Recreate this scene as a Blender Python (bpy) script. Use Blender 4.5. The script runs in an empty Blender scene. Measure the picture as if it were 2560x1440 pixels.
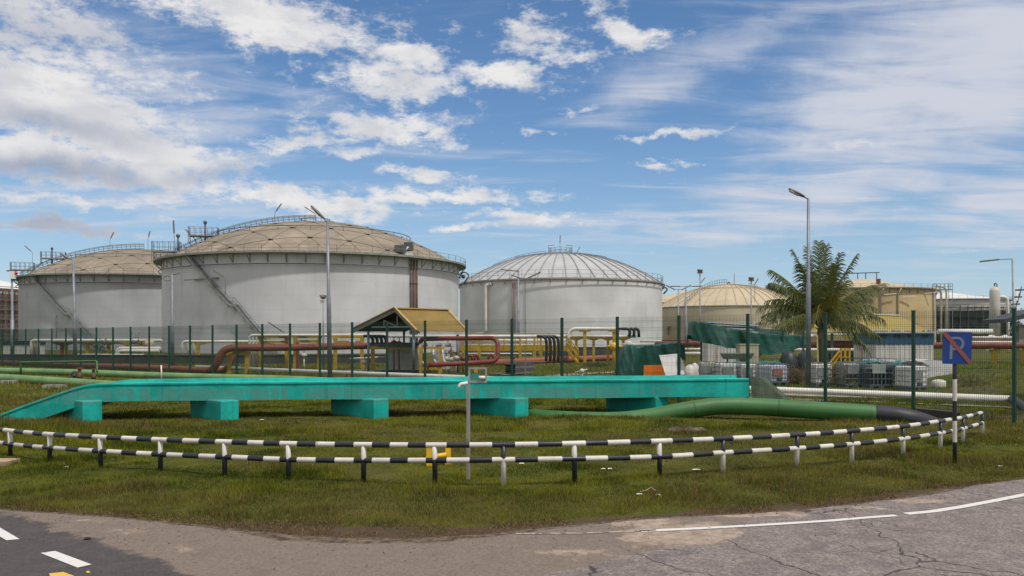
import bpy, math, random
import numpy as np
from mathutils import Vector, Matrix, noise
random.seed(7); rng = np.random.default_rng(7)
R_ = math.radians
C = bpy.context.scene.collection
# ---------------------------------------------------------------- camera, sky, sun, exposure
F = 2217.0; CH = 2.2; HOR = 849.0
cam = bpy.data.cameras.new('camera'); cam.sensor_width = 36; cam.lens = 36*F/2560
cam.shift_y = (HOR-720)/2560; cam.clip_start = .1; cam.clip_end = 12000
co = bpy.data.objects.new('camera', cam); C.objects.link(co)
co.location = (0, 0, CH); co.rotation_euler = (R_(90), 0, 0)
bpy.context.scene.camera = co
SUN_EL, SUN_AZ = 62.0, 136.0
vs = bpy.context.scene.view_settings
vs.view_transform = 'Standard'; vs.look = 'None'; vs.gamma = 1; vs.exposure = 0.12
sl = bpy.data.lights.new('sun', 'SUN'); sl.energy = 2.9; sl.angle = R_(3); sl.color = (1, .95, .90)
so = bpy.data.objects.new('sun', sl); C.objects.link(so)
sd = Vector((math.sin(R_(SUN_AZ))*math.cos(R_(SUN_EL)), math.cos(R_(SUN_AZ))*math.cos(R_(SUN_EL)), math.sin(R_(SUN_EL))))
so.rotation_euler = sd.to_track_quat('Z', 'Y').to_euler()

class NT:
    """tiny helper to write node trees"""
    def __init__(s, tree): s.t = tree; s.n = tree.nodes; s.l = tree.links
    def node(s, typ, ins=None, **kw):
        n = s.n.new(typ)
        for k, v in kw.items(): setattr(n, k, v)
        for k, v in (ins or {}).items(): s.put(n.inputs[k], v)
        return n
    def put(s, sock, v):
        if isinstance(v, bpy.types.NodeSocket): s.l.new(v, sock)
        else:
            try: sock.default_value = v
            except Exception: sock.default_value = tuple(v)+(1,) if len(v) == 3 else v
    def math(s, op, a, b=0.0, c=0.0, clamp=False):
        n = s.node('ShaderNodeMath', operation=op, use_clamp=clamp)
        s.put(n.inputs[0], a); s.put(n.inputs[1], b)
        if op in ('MULTIPLY_ADD', 'SMOOTH_MIN'): s.put(n.inputs[2], c)
        return n.outputs[0]
    def mix(s, f, a, b, blend='MIX'):
        n = s.node('ShaderNodeMix', data_type='RGBA', blend_type=blend)
        s.put(n.inputs[0], f); s.put(n.inputs[6], a); s.put(n.inputs[7], b)
        return n.outputs[2]
    def ramp(s, v, lo, hi, a=0.0, b=1.0):
        n = s.node('ShaderNodeMapRange', interpolation_type='SMOOTHSTEP')
        for i, q in enumerate((v, lo, hi, a, b)): s.put(n.inputs[i], q)
        return n.outputs[0]
    def noise(s, vec, scale, detail=5, rough=.55, w=None, dist=0):
        n = s.node('ShaderNodeTexNoise', noise_dimensions='4D' if w is not None else '3D')
        s.put(n.inputs['Vector'], vec); s.put(n.inputs['Scale'], scale)
        s.put(n.inputs['Detail'], detail); s.put(n.inputs['Roughness'], rough); s.put(n.inputs['Distortion'], dist)
        if w is not None: s.put(n.inputs['W'], w)
        return n.outputs['Fac']
    def mapv(s, vec, scale=(1, 1, 1), rot=(0, 0, 0), loc=(0, 0, 0)):
        n = s.node('ShaderNodeMapping'); s.put(n.inputs['Vector'], vec)
        n.inputs['Scale'].default_value = scale; n.inputs['Rotation'].default_value = rot; n.inputs['Location'].default_value = loc
        return n.outputs[0]

# world: Nishita sky with procedural cloud layers laid out by compass direction and elevation
world = bpy.data.worlds.new('World'); bpy.context.scene.world = world; world.use_nodes = True
world.node_tree.nodes.clear(); W = NT(world.node_tree)
sky = W.node('ShaderNodeTexSky', sky_type='NISHITA', sun_disc=False, sun_elevation=R_(SUN_EL), sun_rotation=R_(SUN_AZ),
             altitude=0, air_density=1.0, dust_density=.1, ozone_density=5.0)
tc = W.node('ShaderNodeTexCoord'); dirv = tc.outputs['Generated']
sx = W.node('ShaderNodeSeparateXYZ'); W.put(sx.inputs[0], dirv)
az = W.math('ARCTAN2', sx.outputs[0], sx.outputs[1]); el = W.math('ARCSINE', sx.outputs[2])
zc = W.math('MAXIMUM', W.math('ADD', sx.outputs[2], .10), .02)
cx_ = W.node('ShaderNodeCombineXYZ')
W.put(cx_.inputs[0], W.math('DIVIDE', sx.outputs[0], zc)); W.put(cx_.inputs[1], W.math('DIVIDE', sx.outputs[1], zc))
plane = cx_.outputs[0]
ax = W.node('ShaderNodeCombineXYZ'); W.put(ax.inputs[0], az); W.put(ax.inputs[1], W.math('MULTIPLY', el, 1.0)); ang = ax.outputs[0]
# soft warp of the angles so the cloud banks get ragged outlines
def azel(px, py):
    u = (px-1280)/F; v = (HOR-py)/F
    return math.atan(u), math.atan(v/math.sqrt(1+u*u))
nz = W.node('ShaderNodeTexNoise'); W.put(nz.inputs['Vector'], ang); nz.inputs['Scale'].default_value = 9; nz.inputs['Detail'].default_value = 6; nz.inputs['Roughness'].default_value = .6
wsub = W.node('ShaderNodeVectorMath', operation='SUBTRACT'); W.put(wsub.inputs[0], nz.outputs['Color']); wsub.inputs[1].default_value = (.5, .5, .5)
wsc = W.node('ShaderNodeVectorMath', operation='MULTIPLY'); W.put(wsc.inputs[0], wsub.outputs[0]); wsc.inputs[1].default_value = (.16, .07, 0)
wadd = W.node('ShaderNodeVectorMath', operation='ADD'); W.put(wadd.inputs[0], ang); W.put(wadd.inputs[1], wsc.outputs[0])
ws = W.node('ShaderNodeSeparateXYZ'); W.put(ws.inputs[0], wadd.outputs[0]); waz, wel = ws.outputs[0], ws.outputs[1]
def banks(lst):
    """largest of a set of soft tilted ellipses (px, py, rx, ry, tilt degrees, weight)"""
    tot = None
    for px, py, rx, ry, tilt, wt in lst:
        a0, e0 = azel(px, py); ca, sa = math.cos(R_(tilt)), math.sin(R_(tilt))
        da = W.math('SUBTRACT', waz, a0); de = W.math('SUBTRACT', wel, e0)
        p = W.math('ADD', W.math('MULTIPLY', da, ca*F/rx), W.math('MULTIPLY', de, sa*F/rx))
        q = W.math('ADD', W.math('MULTIPLY', da, -sa*F/ry), W.math('MULTIPLY', de, ca*F/ry))
        d2 = W.math('ADD', W.math('MULTIPLY', p, p), W.math('MULTIPLY', q, q))
        g = W.math('MULTIPLY', W.math('EXPONENT', W.math('MULTIPLY', d2, -1.0)), wt)
        tot = g if tot is None else W.math('MAXIMUM', tot, g)
    return tot
BANK = [(120, 250, 330, 110, -14, 1.0), (330, 370, 330, 85, -14, 1.0), (60, 390, 330, 60, -4, .9), (560, 420, 150, 50, -6, .75),
        (120, 120, 330, 60, -10, .75), (80, 30, 300, 60, -12, .8), (640, 30, 330, 70, -2, 1.0), (560, 60, 120, 40, 0, .7),
        (1000, 200, 250, 55, -2, .82), (1250, 190, 150, 50, 2, .88), (1060, 140, 110, 45, 0, .85), (1330, 80, 130, 60, 0, .64),
        (1430, 130, 90, 40, 0, .6), (940, 310, 190, 36, 2, .95), (800, 350, 130, 24, 8, .8), (1060, 345, 90, 24, -8, .75), (890, 378, 80, 18, 0, .7),
        (1585, 70, 120, 34, -8, .95), (1500, 20, 110, 20, 0, .55), (1680, 325, 130, 12, 3, .85), (1600, 410, 90, 11, 0, .55), (1700, 390, 80, 9, -4, .55), (1330, 330, 90, 10, 0, .5),
        (1040, 440, 130, 26, -4, .8), (780, 515, 200, 40, -6, .95), (980, 510, 130, 28, 3, .8), (1180, 490, 220, 24, 0, .8), (1320, 545, 190, 24, -3, .75), (1130, 578, 120, 14, 0, .6),
        (120, 555, 240, 22, -2, .75), (120, 495, 280, 16, -2, .6), (470, 500, 150, 14, -6, .5), (2130, 375, 90, 16, 3, .5), (1440, 270, 70, 10, 0, .4)]
VEIL = [(2400, 160, 430, 225, 25, 1.0), (2250, 320, 310, 70, 0, 1.0), (2420, 60, 300, 120, 0, .9), (1640, 190, 200, 70, 18, .6), (1840, 110, 260, 60, 18, .5),
        (2100, 480, 420, 80, 6, .75), (1900, 560, 420, 50, 3, .7), (2480, 500, 200, 120, 0, .7), (1500, 560, 420, 50, 0, .5), (400, 250, 400, 160, -10, .45), (300, 500, 500, 60, 0, .45)]
bk = banks(BANK); vl = banks(VEIL)
n1 = W.noise(W.mapv(plane, (1, 1, 1)), 4.2, 9, .62, dist=.3)
n1a = W.noise(W.mapv(ang, (1, 2.0, 1)), 36, 10, .70)
n2 = W.noise(W.mapv(plane, (1.0, 2.6, 1), (0, 0, R_(22))), 1.7, 8, .6, dist=.6)
n1m = W.math('ADD', W.math('MULTIPLY', n1, .38), W.math('MULTIPLY', n1a, .62))
out_ = W.math('MAXIMUM', W.ramp(W.math('ABSOLUTE', waz), .66, .80), W.ramp(wel, .42, .52))      # sky outside the photographed part
bk = W.math('MAXIMUM', bk, W.math('MULTIPLY', out_, .72)); vl = W.math('MAXIMUM', vl, W.math('MULTIPLY', out_, .8))
dens1 = W.ramp(W.math('ADD', W.math('MULTIPLY', bk, .66), W.math('MULTIPLY', W.math('SUBTRACT', n1m, .5), 1.9)), .15, .56)
# other directions (never in the photograph) get a general scatter of cloud
dens1 = W.math('MULTIPLY', dens1, .97)
dens2 = W.math('MULTIPLY', W.ramp(W.math('ADD', W.math('MULTIPLY', vl, .75), W.math('MULTIPLY', W.math('SUBTRACT', n2, .5), 1.5)), .0, .78), .92)
shade = W.ramp(W.math('ADD', W.noise(W.mapv(ang, (1, 2.4, 1)), 12, 6, .6), W.math('MULTIPLY', W.math('SUBTRACT', dens1, .5), .12)), .42, .68)
lowleft = banks([(130, 560, 260, 40, 0, 1.0), (100, 300, 260, 40, -8, .8), (330, 330, 140, 26, 0, .6), (120, 425, 320, 34, 0, 1.0), (560, 440, 220, 28, 0, .7), (70, 60, 300, 60, 0, .7)])
shade = W.math('MAXIMUM', W.math('MULTIPLY', shade, .4), W.math('MULTIPLY', lowleft, W.ramp(shade, 0, 1, .86, 1.0)))
ccol = W.mix(shade, (9.2, 9.05, 8.95), (3.8, 4.2, 5.3))
skc = W.node('ShaderNodeHueSaturation'); W.put(skc.inputs['Color'], sky.outputs[0]); skc.inputs['Saturation'].default_value = 1.10; skc.inputs['Value'].default_value = 1.2
hz_ = W.mix(W.ramp(el, .26, .0, 0, .48), skc.outputs[0], (4.0, 5.6, 7.6))
c1 = W.mix(dens2, hz_, (7.0, 7.2, 8.0)); c2 = W.mix(dens1, c1, ccol)
bg = W.node('ShaderNodeBackground'); W.put(bg.inputs[0], c2); bg.inputs[1].default_value = .085
wo = W.node('ShaderNodeOutputWorld'); W.l.new(bg.outputs[0], wo.inputs[0])

# ---------------------------------------------------------------- helpers
def P(px, py, Y): return Vector(((px-1280)/F*Y, Y, CH-(py-HOR)/F*Y))
def gy(py): return F*CH/(py-HOR)
def G(px, py, z=0.0):
    p = P(px, py, gy(py)); p.z = z; return p
def PZ(px, Y, z): return Vector(((px-1280)/F*Y, Y, z))
ORI = {}
def link(o, parent=None):
    C.objects.link(o)
    if parent is not None: o.parent = parent
def tag(o, label=None, cat=None, group=None, kind=None):
    for k, v in (('label', label), ('category', cat), ('group', group), ('kind', kind)):
        if v: o[k] = v
    return o
def thing(name, label, cat, loc, group=None):
    o = bpy.data.objects.new(name, None); o.empty_display_size = .3; link(o)
    o.location = loc; ORI[o] = Vector(loc); return tag(o, label, cat, group)
class MB:
    def __init__(s): s.v = []; s.f = []; s.m = []; s.s = []
    def add(s, vs, fs, m=0, smooth=False):
        b = len(s.v); s.v += [tuple(v) for v in vs]
        for f in fs: s.f.append([b+i for i in f]); s.m.append(m); s.s.append(smooth)
        return s
    def hexa(s, c, m=0):       # 8 corners: 4 bottom (ccw) + 4 top
        return s.add(c, [(3, 2, 1, 0), (4, 5, 6, 7), (0, 1, 5, 4), (1, 2, 6, 5), (2, 3, 7, 6), (3, 0, 4, 7)], m)
    def box(s, a, b, m=0):
        x0, y0, z0 = a; x1, y1, z1 = b
        return s.hexa([(x0, y0, z0), (x1, y0, z0), (x1, y1, z0), (x0, y1, z0), (x0, y0, z1), (x1, y0, z1), (x1, y1, z1), (x0, y1, z1)], m)
    def obox(s, c, u, v, w, m=0):   # centre and three half-extent vectors
        c = Vector(c); u = Vector(u); v = Vector(v); w = Vector(w)
        return s.hexa([c-u-v-w, c+u-v-w, c+u+v-w, c-u+v-w, c-u-v+w, c+u-v+w, c+u+v+w, c-u+v+w], m)
    def bar(s, a, b, w, h=None, m=0, up=(0, 0, 1)):   # rectangular bar from a to b
        a = Vector(a); b = Vector(b); d = b-a
        if d.length < 1e-6: return s
        dn = d.normalized(); up = Vector(up)
        if abs(dn.dot(up)) > .98: up = Vector((0, 1, 0))
        side = dn.cross(up).normalized(); up2 = side.cross(dn)
        return s.obox((a+b)/2, d/2, side*(w/2), up2*((h or w)/2), m)
    def tube(s, pts, r, n=10, m=0, caps=True, mats=None, smooth=True):
        pts = [Vector(p) for p in pts]; N = len(pts); rr = r if isinstance(r, (list, tuple)) else [r]*N
        t0 = (pts[1]-pts[0]).normalized(); up = Vector((0, 0, 1)) if abs(t0.z) < .9 else Vector((0, 1, 0))
        nx = t0.cross(up).normalized(); b = len(s.v)
        for i, p in enumerate(pts):
            t = ((pts[min(i+1, N-1)]-p).normalized()+(p-pts[max(i-1, 0)]).normalized())
            t = t.normalized() if t.length > 1e-6 else t0
            nx = (nx-t*nx.dot(t)).normalized(); ny = t.cross(nx)
            for k in range(n):
                a = 2*math.pi*k/n; s.v.append(tuple(p+(nx*math.cos(a)+ny*math.sin(a))*rr[i]))
        for i in range(N-1):
            for k in range(n):
                k2 = (k+1) % n
                s.f.append([b+i*n+k, b+i*n+k2, b+(i+1)*n+k2, b+(i+1)*n+k]); s.m.append(mats[i] if mats else m); s.s.append(smooth)
        if caps:
            s.f.append([b+k for k in range(n)][::-1]); s.m.append(mats[0] if mats else m); s.s.append(False)
            s.f.append([b+(N-1)*n+k for k in range(n)]); s.m.append(mats[-1] if mats else m); s.s.append(False)
        return s
    def lathe(s, c, prof, n=48, m=0, smooth=True, a0=0, a1=2*math.pi):   # prof: (r, z)
        b = len(s.v); full = abs(a1-a0-2*math.pi) < 1e-6; cols = n if full else n+1
        for r, z in prof:
            for k in range(cols):
                a = a0+(a1-a0)*k/n; s.v.append((c[0]+r*math.cos(a), c[1]+r*math.sin(a), z))
        for i in range(len(prof)-1):
            for k in range(n):
                k2 = (k+1) % cols
                s.f.append([b+i*cols+k, b+i*cols+k2, b+(i+1)*cols+k2, b+(i+1)*cols+k]); s.m.append(m); s.s.append(smooth)
        return s
    def ball(s, c, r, m=0, n=10, squash=1):
        prof = [(r*math.sin(math.pi*i/n)+1e-4, c[2]-r*squash*math.cos(math.pi*i/n)) for i in range(n+1)]
        return s.lathe(c, prof, n+4, m)
    def quad(s, *p, m=0): return s.add(p, [tuple(range(len(p)))], m)
    def build(s, name, mats, parent=None, origin=None, auto=False):
        o0 = ORI[parent] if parent is not None else Vector(origin if origin is not None else (0, 0, 0))
        me = bpy.data.meshes.new(name); v = np.array(s.v, dtype=np.float64)-np.array(o0)
        me.from_pydata(v.tolist(), [], s.f); me.update()
        if not isinstance(mats, (list, tuple)): mats = [mats]
        for mm in mats: me.materials.append(mm)
        me.polygons.foreach_set('material_index', s.m); me.polygons.foreach_set('use_smooth', s.s)
        o = bpy.data.objects.new(name, me); link(o, parent)
        if parent is None: o.location = o0
        ORI[o] = o0; return o
def rounded(pts, r=.4, n=5):
    """round the corners of a pipe run"""
    pts = [Vector(p) for p in pts]; out = [pts[0]]
    for i in range(1, len(pts)-1):
        a, b, c = pts[i-1], pts[i], pts[i+1]
        rr = min(r, (a-b).length*.48, (c-b).length*.48)
        p0 = b+(a-b).normalized()*rr; p2 = b+(c-b).normalized()*rr
        for k in range(n+1):
            t = k/n; out.append(p0*(1-t)**2+b*2*t*(1-t)+p2*t*t)
    out.append(pts[-1]); return out
def pipe(pts, r, bend=None, n=10, m=0): return MB().tube(rounded(pts, bend or r*2.6), r, n, m)
def railing(mb, path, h=1.1, post=.03, rail=.025, step=1, mids=(.5,), m=0):
    path = [Vector(p) for p in path]
    for i, p in enumerate(path):
        if i % step == 0 or i == len(path)-1: mb.bar(p, p+Vector((0, 0, h)), post*2, m=m)
    for q in (1.0,)+tuple(mids):
        for a, b in zip(path, path[1:]): mb.bar(a+Vector((0, 0, h*q)), b+Vector((0, 0, h*q)), rail*2, m=m)
def dup(root, delta, label=None, **kw):
    r = root.copy(); C.objects.link(r); r.location = Vector(root.location)+Vector(delta)
    if label: r['label'] = label
    for ch in list(root.children):
        c = ch.copy(); C.objects.link(c); c.parent = r
        for g in list(ch.children):
            d = g.copy(); C.objects.link(d); d.parent = c
    return r
# ---------------------------------------------------------------- materials
MT = {}
def pm(name, col, rough=.6, metal=0.0, var=.18, scale=2.0, bump=.0, bscale=20, streak=0.0, dirt=None, dthr=(.55, .75), dscale=1.2, stretch=1.0, spec=.4):
    if name in MT: return MT[name]
    m = bpy.data.materials.new(name); m.use_nodes = True; m.node_tree.nodes.clear(); T = NT(m.node_tree)
    tc = T.node('ShaderNodeTexCoord'); ob = T.node('ShaderNodeObjectInfo')
    w = T.math('MULTIPLY', ob.outputs['Random'], 17.0); v = tc.outputs['Object']
    c = T.mix(T.ramp(T.noise(v, scale, 6, .6, w), .3, .7), tuple(x*(1-var) for x in col), tuple(min(1, x*(1+var)) for x in col))
    if streak:
        s = T.ramp(T.noise(T.mapv(v, (1, 1, .08)), 3.5, 5, .65, w), .5, .75)
        c = T.mix(T.math('MULTIPLY', s, streak), c, tuple(x*.35+.01 for x in col))
    if dirt:
        d = T.ramp(T.noise(T.mapv(v, (1, 1, stretch)), dscale, 8, .65, w), dthr[0], dthr[1])
        c = T.mix(d, c, dirt)
    b = T.node('ShaderNodeBsdfPrincipled', {'Base Color': c, 'Roughness': rough, 'Metallic': metal})
    b.inputs['Specular IOR Level'].default_value = spec
    if bump:
        bn = T.node('ShaderNodeBump'); T.put(bn.inputs['Height'], T.noise(v, bscale, 5, .6)); bn.inputs['Strength'].default_value = bump; bn.inputs['Distance'].default_value = .03
        T.l.new(bn.outputs[0], b.inputs['Normal'])
    o = T.node('ShaderNodeOutputMaterial'); T.l.new(b.outputs[0], o.inputs[0]); MT[name] = m; return m
def shellmat(name, col, stain, R, brick=(9, 2.3), s_amt=.5):
    m = bpy.data.materials.new(name); m.use_nodes = True; m.node_tree.nodes.clear(); T = NT(m.node_tree)
    tc = T.node('ShaderNodeTexCoord'); s = T.node('ShaderNodeSeparateXYZ'); T.put(s.inputs[0], tc.outputs['Object'])
    u = T.math('MULTIPLY', T.math('ARCTAN2', s.outputs[1], s.outputs[0]), R); c = T.node('ShaderNodeCombineXYZ')
    T.put(c.inputs[0], u); T.put(c.inputs[1], s.outputs[2]); uv = c.outputs[0]
    br = T.node('ShaderNodeTexBrick'); T.put(br.inputs['Vector'], uv); br.inputs['Scale'].default_value = 1
    br.inputs['Mortar Size'].default_value = .035; br.inputs['Mortar Smooth'].default_value = .8
    br.inputs['Brick Width'].default_value = brick[0]; br.inputs['Row Height'].default_value = brick[1]
    a = T.noise(T.mapv(uv, (1, .18, 1)), .55, 8, .65); b2 = T.noise(uv, .12, 5, .5)
    base = T.mix(T.ramp(b2, .3, .7), tuple(x*.86 for x in col), tuple(min(1, x*1.07) for x in col))
    base = T.mix(T.math('MULTIPLY', T.ramp(a, .5, .8), s_amt), base, stain)
    st = T.noise(T.mapv(uv, (1.6, .05, 1)), 1.0, 6, .7)
    base = T.mix(T.math('MULTIPLY', T.ramp(st, .55, .78), s_amt*.6), base, tuple(x*.6 for x in stain))
    base = T.mix(T.math('MULTIPLY', br.outputs['Fac'], .32), base, tuple(x*.45 for x in col))
    bs = T.node('ShaderNodeBsdfPrincipled', {'Base Color': base, 'Roughness': .62}); bs.inputs['Specular IOR Level'].default_value = .3
    bn = T.node('ShaderNodeBump'); T.put(bn.inputs['Height'], T.math('ADD', T.math('MULTIPLY', b2, 2.0), br.outputs['Fac'])); bn.inputs['Strength'].default_value = .12; bn.inputs['Distance'].default_value = .12
    T.l.new(bn.outputs[0], bs.inputs['Normal'])
    o = T.node('ShaderNodeOutputMaterial'); T.l.new(bs.outputs[0], o.inputs[0]); return m
def corrmat(name, col, rust, pitch=.25, axis=0, rough=.55):
    """painted profiled sheet with rust runs"""
    return pm(name, col, rough, 0, .12, 1.5, streak=.3, dirt=rust, dthr=(.56, .7), dscale=1.3, stretch=.12)
galv = pm('galvanised steel', (.19, .20, .225), .5, .35, .2, 2)
galvd = pm('dark weathered steel', (.10, .105, .11), .6, .3, .25, 3)
steel = pm('grey painted steel', (.22, .23, .22), .6, 0, .25, 2, streak=.3)
lampg = pm('lamp housing', (.16, .15, .14), .5, .1, .2, 5)
glassy = pm('lamp lens', (.35, .33, .30), .25, 0, .1, 5)
white = pm('white pipe paint', (.62, .60, .55), .5, 0, .12, 1.2, streak=.35, dirt=(.30, .22, .15), dthr=(.62, .8), dscale=1.0)
rust = pm('rust red pipe paint', (.165, .040, .022), .6, 0, .3, 1.1, streak=.25, dirt=(.27, .10, .05), dthr=(.5, .72), dscale=.8)
red = pm('red pipe paint', (.20, .035, .028), .5, 0, .2, 1.3, dirt=(.16, .04, .03), dthr=(.55, .75))
yel = pm('yellow structural paint', (.40, .255, .02), .5, 0, .2, 1.5, streak=.35, dirt=(.22, .13, .03), dthr=(.58, .75))
yelb = pm('bright yellow paint', (.72, .42, .02), .45, 0, .12, 2)
blackm = pm('black rubber', (.016, .015, .022), .5, 0, .3, 3, spec=.5)
gpipe = pm('green pipe paint', (.040, .130, .034), .55, 0, .16, 1.0, streak=.2, dirt=(.10, .15, .05), dthr=(.6, .8), dscale=.7)
gpipe2 = pm('pale green pipe paint', (.13, .23, .085), .6, 0, .2, 1.0, streak=.3, dirt=(.12, .13, .06), dthr=(.55, .78), dscale=.7)
fgreen = pm('dark green fence coating', (.006, .050, .034), .45, 0, .15, 4)
conc = pm('weathered concrete', (.30, .28, .25), .85, 0, .25, 1.2, bump=.3, streak=.5, dirt=(.07, .07, .06), dthr=(.5, .7))
bundm = pm('stained bund concrete', (.055, .050, .050), .9, 0, .4, .7, bump=.3, streak=.6)
tarp = pm('green tarpaulin', (.004, .056, .040), .5, 0, .3, 1.8, bump=.8, bscale=4, spec=.35)
tarpl = pm('teal tarpaulin rag', (.012, .15, .13), .45, 0, .3, 4, bump=.5, bscale=9)
plastic = pm('translucent white plastic', (.74, .73, .68), .4, 0, .12, 2.5, dirt=(.30, .28, .22), dthr=(.6, .8))
greyp = pm('grey plate', (.17, .19, .19), .6, 0, .2, 4)
cagem = pm('galvanised cage tube', (.24, .26, .30), .45, .4, .2, 5)
# ---------------------------------------------------------------- ground, road
EDGE = [(-900, 1205), (-400, 1240), (0, 1272), (130, 1281), (250, 1289), (400, 1303), (500, 1313), (620, 1326), (720, 1338), (850, 1345), (1000, 1347), (1150, 1341),
        (1300, 1327), (1450, 1310), (1600, 1297), (1700, 1291), (1850, 1284), (2000, 1273), (2150, 1256), (2300, 1237), (2430, 1214), (2560, 1197), (2900, 1152), (3400, 1100)]
GR = [(-900, 1203), (-400, 1238), (0, 1268), (250, 1284), (500, 1303), (720, 1313), (900, 1318), (1100, 1322), (1300, 1314), (1500, 1294), (1650, 1283), (1850, 1274), (2000, 1262), (2150, 1246), (2300, 1228), (2430, 1208), (2560, 1192), (2900, 1148), (3400, 1096)]
def curve(lst):
    a = np.array([list(G(*p))[:2] for p in lst]); return lambda x: np.interp(x, a[:, 0], a[:, 1])
edgeY = curve(EDGE); grassY = curve(GR)
def vnoise(x, y, s, seed=0):
    out = np.empty(len(x))
    for i in range(len(x)): out[i] = noise.noise((x[i]*s, y[i]*s, seed*7.3))
    return out
def smooth(t, a, b):
    t = np.clip((t-a)/(b-a), 0, 1); return t*t*(3-2*t)
def terrain(x, y):
    x = np.asarray(x, float); y = np.asarray(y, float)
    z = .022*np.sin(x*.7+1.3*np.sin(y*.4))*np.sin(y*.55+.6)
    z = z*smooth(y, 10, 14)*1.3*(1-smooth(y, 60, 100))
    for cx, cy, r, h in ((18.8, 35.6, 1.5, .30), (24.5, 45, 3.2, .6), (23.0, 38.5, 2.2, .7), (21.2, 42.5, 2.0, .4), (28, 42, 3, .6), (26, 52, 5, .5), (2.6, 23.2, 2.2, .10), (-1, 25.5, 1.6, .05)):
        z = z+h*np.exp(-((x-cx)**2+(y-cy)**2)/r**2)
    z = z-.05*(1-smooth(y-edgeY(x), -.35, .05))
    return z
def gridmesh(name, xs, ys, mat, zf, attrs=None):
    X, Y = np.meshgrid(xs, ys); X = X.ravel(); Y = Y.ravel(); Z = zf(X, Y)
    nx, ny = len(xs), len(ys); i = np.arange(ny-1)[:, None]*nx+np.arange(nx-1)[None, :]; i = i.ravel()
    fc = np.stack([i, i+1, i+nx+1, i+nx], 1)
    me = bpy.data.meshes.new(name); me.from_pydata(np.stack([X, Y, Z], 1).tolist(), [], fc.tolist()); me.update()
    me.polygons.foreach_set('use_smooth', [True]*len(fc))
    for k, fn in (attrs or {}).items():
        at = me.attributes.new(k, 'FLOAT', 'POINT'); at.data.foreach_set('value', fn(X, Y).astype(np.float32))
    me.materials.append(mat); o = bpy.data.objects.new(name, me); link(o); o['kind'] = 'structure'; return o

m = bpy.data.materials.new('grassy ground'); m.use_nodes = True; m.node_tree.nodes.clear(); T = NT(m.node_tree)
tc = T.node('ShaderNodeTexCoord'); v = tc.outputs['Object']
at = T.node('ShaderNodeAttribute', attribute_name='soil'); 
c = T.mix(T.ramp(T.noise(v, .9, 8, .65), .35, .65), (.045, .056, .010), (.100, .105, .016))
c = T.mix(T.math('MULTIPLY', T.ramp(T.noise(v, .35, 9, .6, dist=.4), .52, .70), .7), c, (.16, .115, .045))
c = T.mix(T.ramp(T.noise(v, 14, 6, .7), .45, .75), c, (.085, .075, .020))
sl_ = T.ramp(T.math('ADD', at.outputs['Fac'], T.math('MULTIPLY', T.math('SUBTRACT', T.noise(v, 3.0, 8, .7), .5), 1.1)), .35, .65)
c = T.mix(sl_, c, T.mix(T.noise(v, 9, 6, .7), (.045, .030, .020), (.13, .09, .055)))
b = T.node('ShaderNodeBsdfPrincipled', {'Base Color': c, 'Roughness': .95}); b.inputs['Specular IOR Level'].default_value = .1
bn = T.node('ShaderNodeBump'); T.put(bn.inputs['Height'], T.noise(v, 16, 8, .7)); bn.inputs['Strength'].default_value = .8; bn.inputs['Distance'].default_value = .06
T.l.new(bn.outputs[0], b.inputs['Normal']); o = T.node('ShaderNodeOutputMaterial'); T.l.new(b.outputs[0], o.inputs[0]); groundm = m

m = bpy.data.materials.new('worn asphalt'); m.use_nodes = True; m.node_tree.nodes.clear(); T = NT(m.node_tree)
tc = T.node('ShaderNodeTexCoord'); v = tc.outputs['Object']
def att(n): return T.node('ShaderNodeAttribute', attribute_name=n).outputs['Fac']
fine = T.noise(T.mapv(v, (1, .75, 1)), 34, 5, .85); mid = T.noise(v, 3.2, 7, .65, dist=.5)
fresh = T.mix(T.ramp(fine, .3, .7), (.038, .034, .034), (.085, .075, .071))
fresh = T.mix(T.math('MULTIPLY', T.ramp(mid, .45, .7), .35), fresh, (.11, .095, .088))
old = T.mix(T.ramp(fine, .32, .68), (.065, .054, .050), (.31, .26, .235))
old = T.mix(T.math('MULTIPLY', T.ramp(mid, .42, .66), .6), old, (.105, .088, .090))
old = T.mix(T.math('MULTIPLY', T.ramp(T.noise(v, .9, 6, .6), .55, .7), .5), old, (.16, .13, .11))
wv = T.node('ShaderNodeVectorMath', operation='ADD'); nn = T.node('ShaderNodeTexNoise'); T.put(nn.inputs['Vector'], v); nn.inputs['Scale'].default_value = 1.6; nn.inputs['Detail'].default_value = 6
T.put(wv.inputs[0], v); sc_ = T.node('ShaderNodeVectorMath', operation='SCALE'); T.put(sc_.inputs[0], nn.outputs['Color']); sc_.inputs['Scale'].default_value = .55; T.l.new(sc_.outputs[0], wv.inputs[1])
def crack(scale, w, seed):
    vo = T.node('ShaderNodeTexVoronoi', feature='DISTANCE_TO_EDGE'); T.put(vo.inputs['Vector'], T.mapv(wv.outputs[0], (1, .62, 1), (0, 0, .5), (seed, seed, 0))); vo.inputs['Scale'].default_value = scale
    return T.ramp(vo.outputs['Distance'], w, 0.0)
ck = T.math('MAXIMUM', crack(.55, .010, 3), T.math('MULTIPLY', T.math('MULTIPLY', crack(1.7, .022, 9), T.ramp(T.noise(v, .6, 3, .5), .5, .62)), .7))
old = T.mix(T.math('MULTIPLY', ck, .85), old, (.022, .018, .018))
dusty = T.mix(T.ramp(fine, .3, .7), (.115, .090, .073), (.215, .170, .136))
dusty = T.mix(T.math('MULTIPLY', T.ramp(mid, .5, .72), .6), dusty, (.12, .098, .088))
peb = T.ramp(T.noise(v, 24, 2, .5), .70, .74)
sand = T.mix(T.ramp(T.noise(v, 6, 7, .65), .35, .65), (.22, .165, .115), (.35, .275, .225))
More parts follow.
